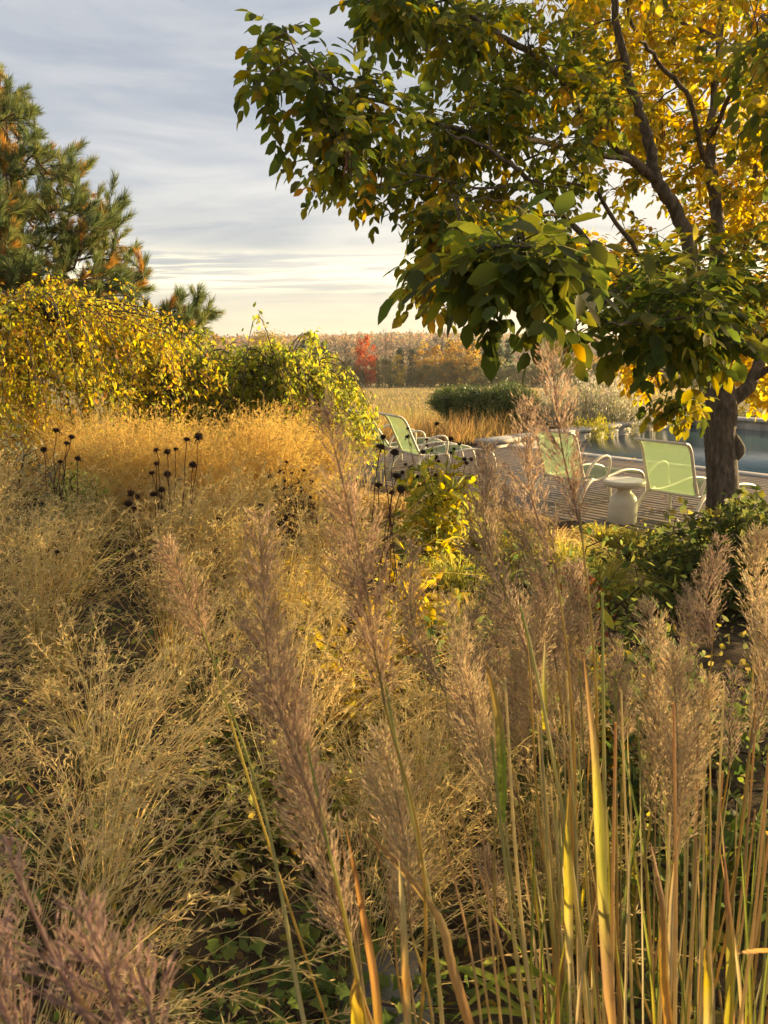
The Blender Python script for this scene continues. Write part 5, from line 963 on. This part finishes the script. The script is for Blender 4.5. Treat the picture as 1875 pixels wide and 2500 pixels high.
for a_, b_ in [(((1060, 2385), (1160, 2370), (1330, 2460)), .012), (((1100, 2490), (1250, 2365), (1400, 2420)), .013), (((1030, 2330), (1150, 2380), (1350, 2520)), .009), (((1120, 2495), (1200, 2470), (1400, 2490)), .013), (((1180, 2200), (1280, 2330), (1400, 2500)), .006)]:
    strap('r', [(u, v, 1.25) for u, v in a_[::-1]], b_, [GRN, (.18, .22, .04), (.22, .24, .05)])
def bare_stem(key, pts, r, c0, c1):
    t = clumps[key]; b = np.array(t.location); q = np.array(pts, float); P = spline(px(q[:, 0], q[:, 1], q[:, 2]), 6); n = len(P); V, F = tubes(P[None], np.linspace(r, r * .6, n)[None], 6); f = np.repeat(np.linspace(0, 1, n), 6)[:, None]; ob('stem', G().add(V, F, np.array(c0) * (1 - f) + np.array(c1) * f).mesh('stem', 'straw', b, True), t)
SG, SS, SR = (.24, .25, .07), (.52, .42, .20), (.42, .24, .10)
for pts in [[(1085, 2560, 1.0), (1050, 2200, 1.02), (985, 1900, 1.05), (935, 1640, 1.08)], [(1290, 2560, 1.1), (1250, 2250, 1.12), (1222, 2010, 1.15), (1200, 1800, 1.2)], [(755, 2560, 1.0), (720, 2380, 1.05), (690, 2200, 1.1), (640, 1960, 1.2), (560, 1720, 1.3)],
            [(1440, 2560, 1.05), (1400, 2150, 1.08), (1350, 1850, 1.12), (1300, 1600, 1.2), (1270, 1480, 1.3)], [(1475, 2560, 1.1), (1478, 2100, 1.12), (1474, 1800, 1.15), (1470, 1450, 1.25)]]: bare_stem('r' if pts[0][0] > 1200 else 'c', pts, .0034, SS, SG)
for q in range(52):
    u = rng.uniform(1290, 1900); u2 = u + (u - 1560) * .25 + rng.normal(0, 35); d = rng.uniform(1.0, 1.55); vt = rng.uniform(1550, 2000); bare_stem('r', [(u - (u - 1560) * .1, 2650, d), ((u + u2) / 2, (2650 + vt) / 2, d + .03), (u2, vt, d + .12)], rng.uniform(.0017, .0032), [SS, SR, SG, SS][q % 4], [SS, SG, SS, SR][q % 4])
for q in range(8):
    u = rng.uniform(840, 1250); d = rng.uniform(.95, 1.4); vt = rng.uniform(1900, 2200); bare_stem('c', [(u + 40, 2650, d), (u, (2650 + vt) / 2, d), (u - rng.uniform(20, 120), vt, d + .1)], .0022, SS, SR)
# ================================================================ STONES
k = NT('boulder'); n = k.noise(9, 7, .65); n2 = k.noise(45, 4); k.out(k.pbsdf(k.mix(k.ramp(n, .35, .7), (.16, .14, .115), (.30, .27, .22)), .9, .2, k.bump(n2, .5, .01)))
def boulder(label, loc, s):
    bm = G(); m, n = 12, 20; th = np.linspace(0, np.pi, m); ph = np.linspace(0, 2 * np.pi, n, endpoint=False); T_, P_ = np.meshgrid(th, ph, indexing='ij'); d = np.stack([np.sin(T_) * np.cos(P_), np.sin(T_) * np.sin(P_), np.cos(T_)], -1)
    w = rng.normal(size=(5, 3)) * 1.6; f = 1 + sum(.09 * np.sin(d @ w_ + i_) for i_, w_ in enumerate(w)); V = d * f[..., None] * np.array(s); b = np.arange(m - 1)[:, None] * n; j = np.arange(n); j2 = (j + 1) % n
    ob('boulder', bm.add(V, np.stack([b + j, b + n + j, b + n + j2, b + j2], -1).reshape(-1, 4), (1, 1, 1)).mesh('boulder', 'boulder', smooth=True), None, tuple(float(x) for x in loc), (0, 0, rng.uniform(0, 6)), None, None, label, 'stone')
p = px(955, 2400, 1.75); boulder('grey boulder in the shade below the rosy plumes', (p[0], p[1], float(ground_z(p[0], p[1])) + .05), (.11, .09, .13))
p = gpt(650, 5.0); boulder('flat sunlit stone in the gap in front of the dark withered plant', (p[0], p[1], p[2] + .06), (.22, .16, .10))
# ================================================================ TREE ADDED OUT OF THE FRAME TO SHADE THE FOREGROUND
nb_ = gxy(6.6, 5.6); m = 300; a = rng.uniform(0, 6.283, m); rr = 1.75 * np.sqrt(rng.random(m)); zc = rng.uniform(-1, 1, m)
tp_ = nb_ + np.stack([rr * np.cos(a) * np.sqrt(1 - zc ** 2 * .8), rr * np.sin(a) * np.sqrt(1 - zc ** 2 * .8) * 1.25, 2.75 + 1.55 * zc], -1)
nod = nb_ + spline([(0, 0, 0), (.05, 0, .9), (-.03, .04, 1.9), (0, 0, 3.2)], 6)
bt = leafy_mound('added_shade_tree', 'small leafy tree added out of view to shade the reed grasses and the bed', 'tree', nb_, tp_, nod, [(.07, .09, .015), (.10, .11, .018), (.40, .30, .04)], .10, 12, LEAF8, .6, stem_r=.004, big=False, spread=.11)
g = G(); P = nod; rough_tube(g, P, np.linspace(.09, .03, len(P)), 10, .1); ob('trunk', g.mesh('trunk', 'bark', nb_, True), bt)
# ================================================================ HAZE
hz = bpy.data.materials.new('haze'); hz.use_nodes = True; hz.node_tree.nodes.clear()
pv = hz.node_tree.nodes.new('ShaderNodeVolumePrincipled'); ho = hz.node_tree.nodes.new('ShaderNodeOutputMaterial'); hz.node_tree.links.new(pv.outputs[0], ho.inputs['Volume'])
pv.inputs['Color'].default_value = (0.92, 0.89, 0.82, 1); pv.inputs['Density'].default_value = 0.00032; pv.inputs['Anisotropy'].default_value = 0.45; MATS['haze'] = hz
g = G(); box(g, (-1700, -20, -16), (1700, 1650, 32)); ob('haze', g.mesh('haze', 'haze'), kind='stuff')
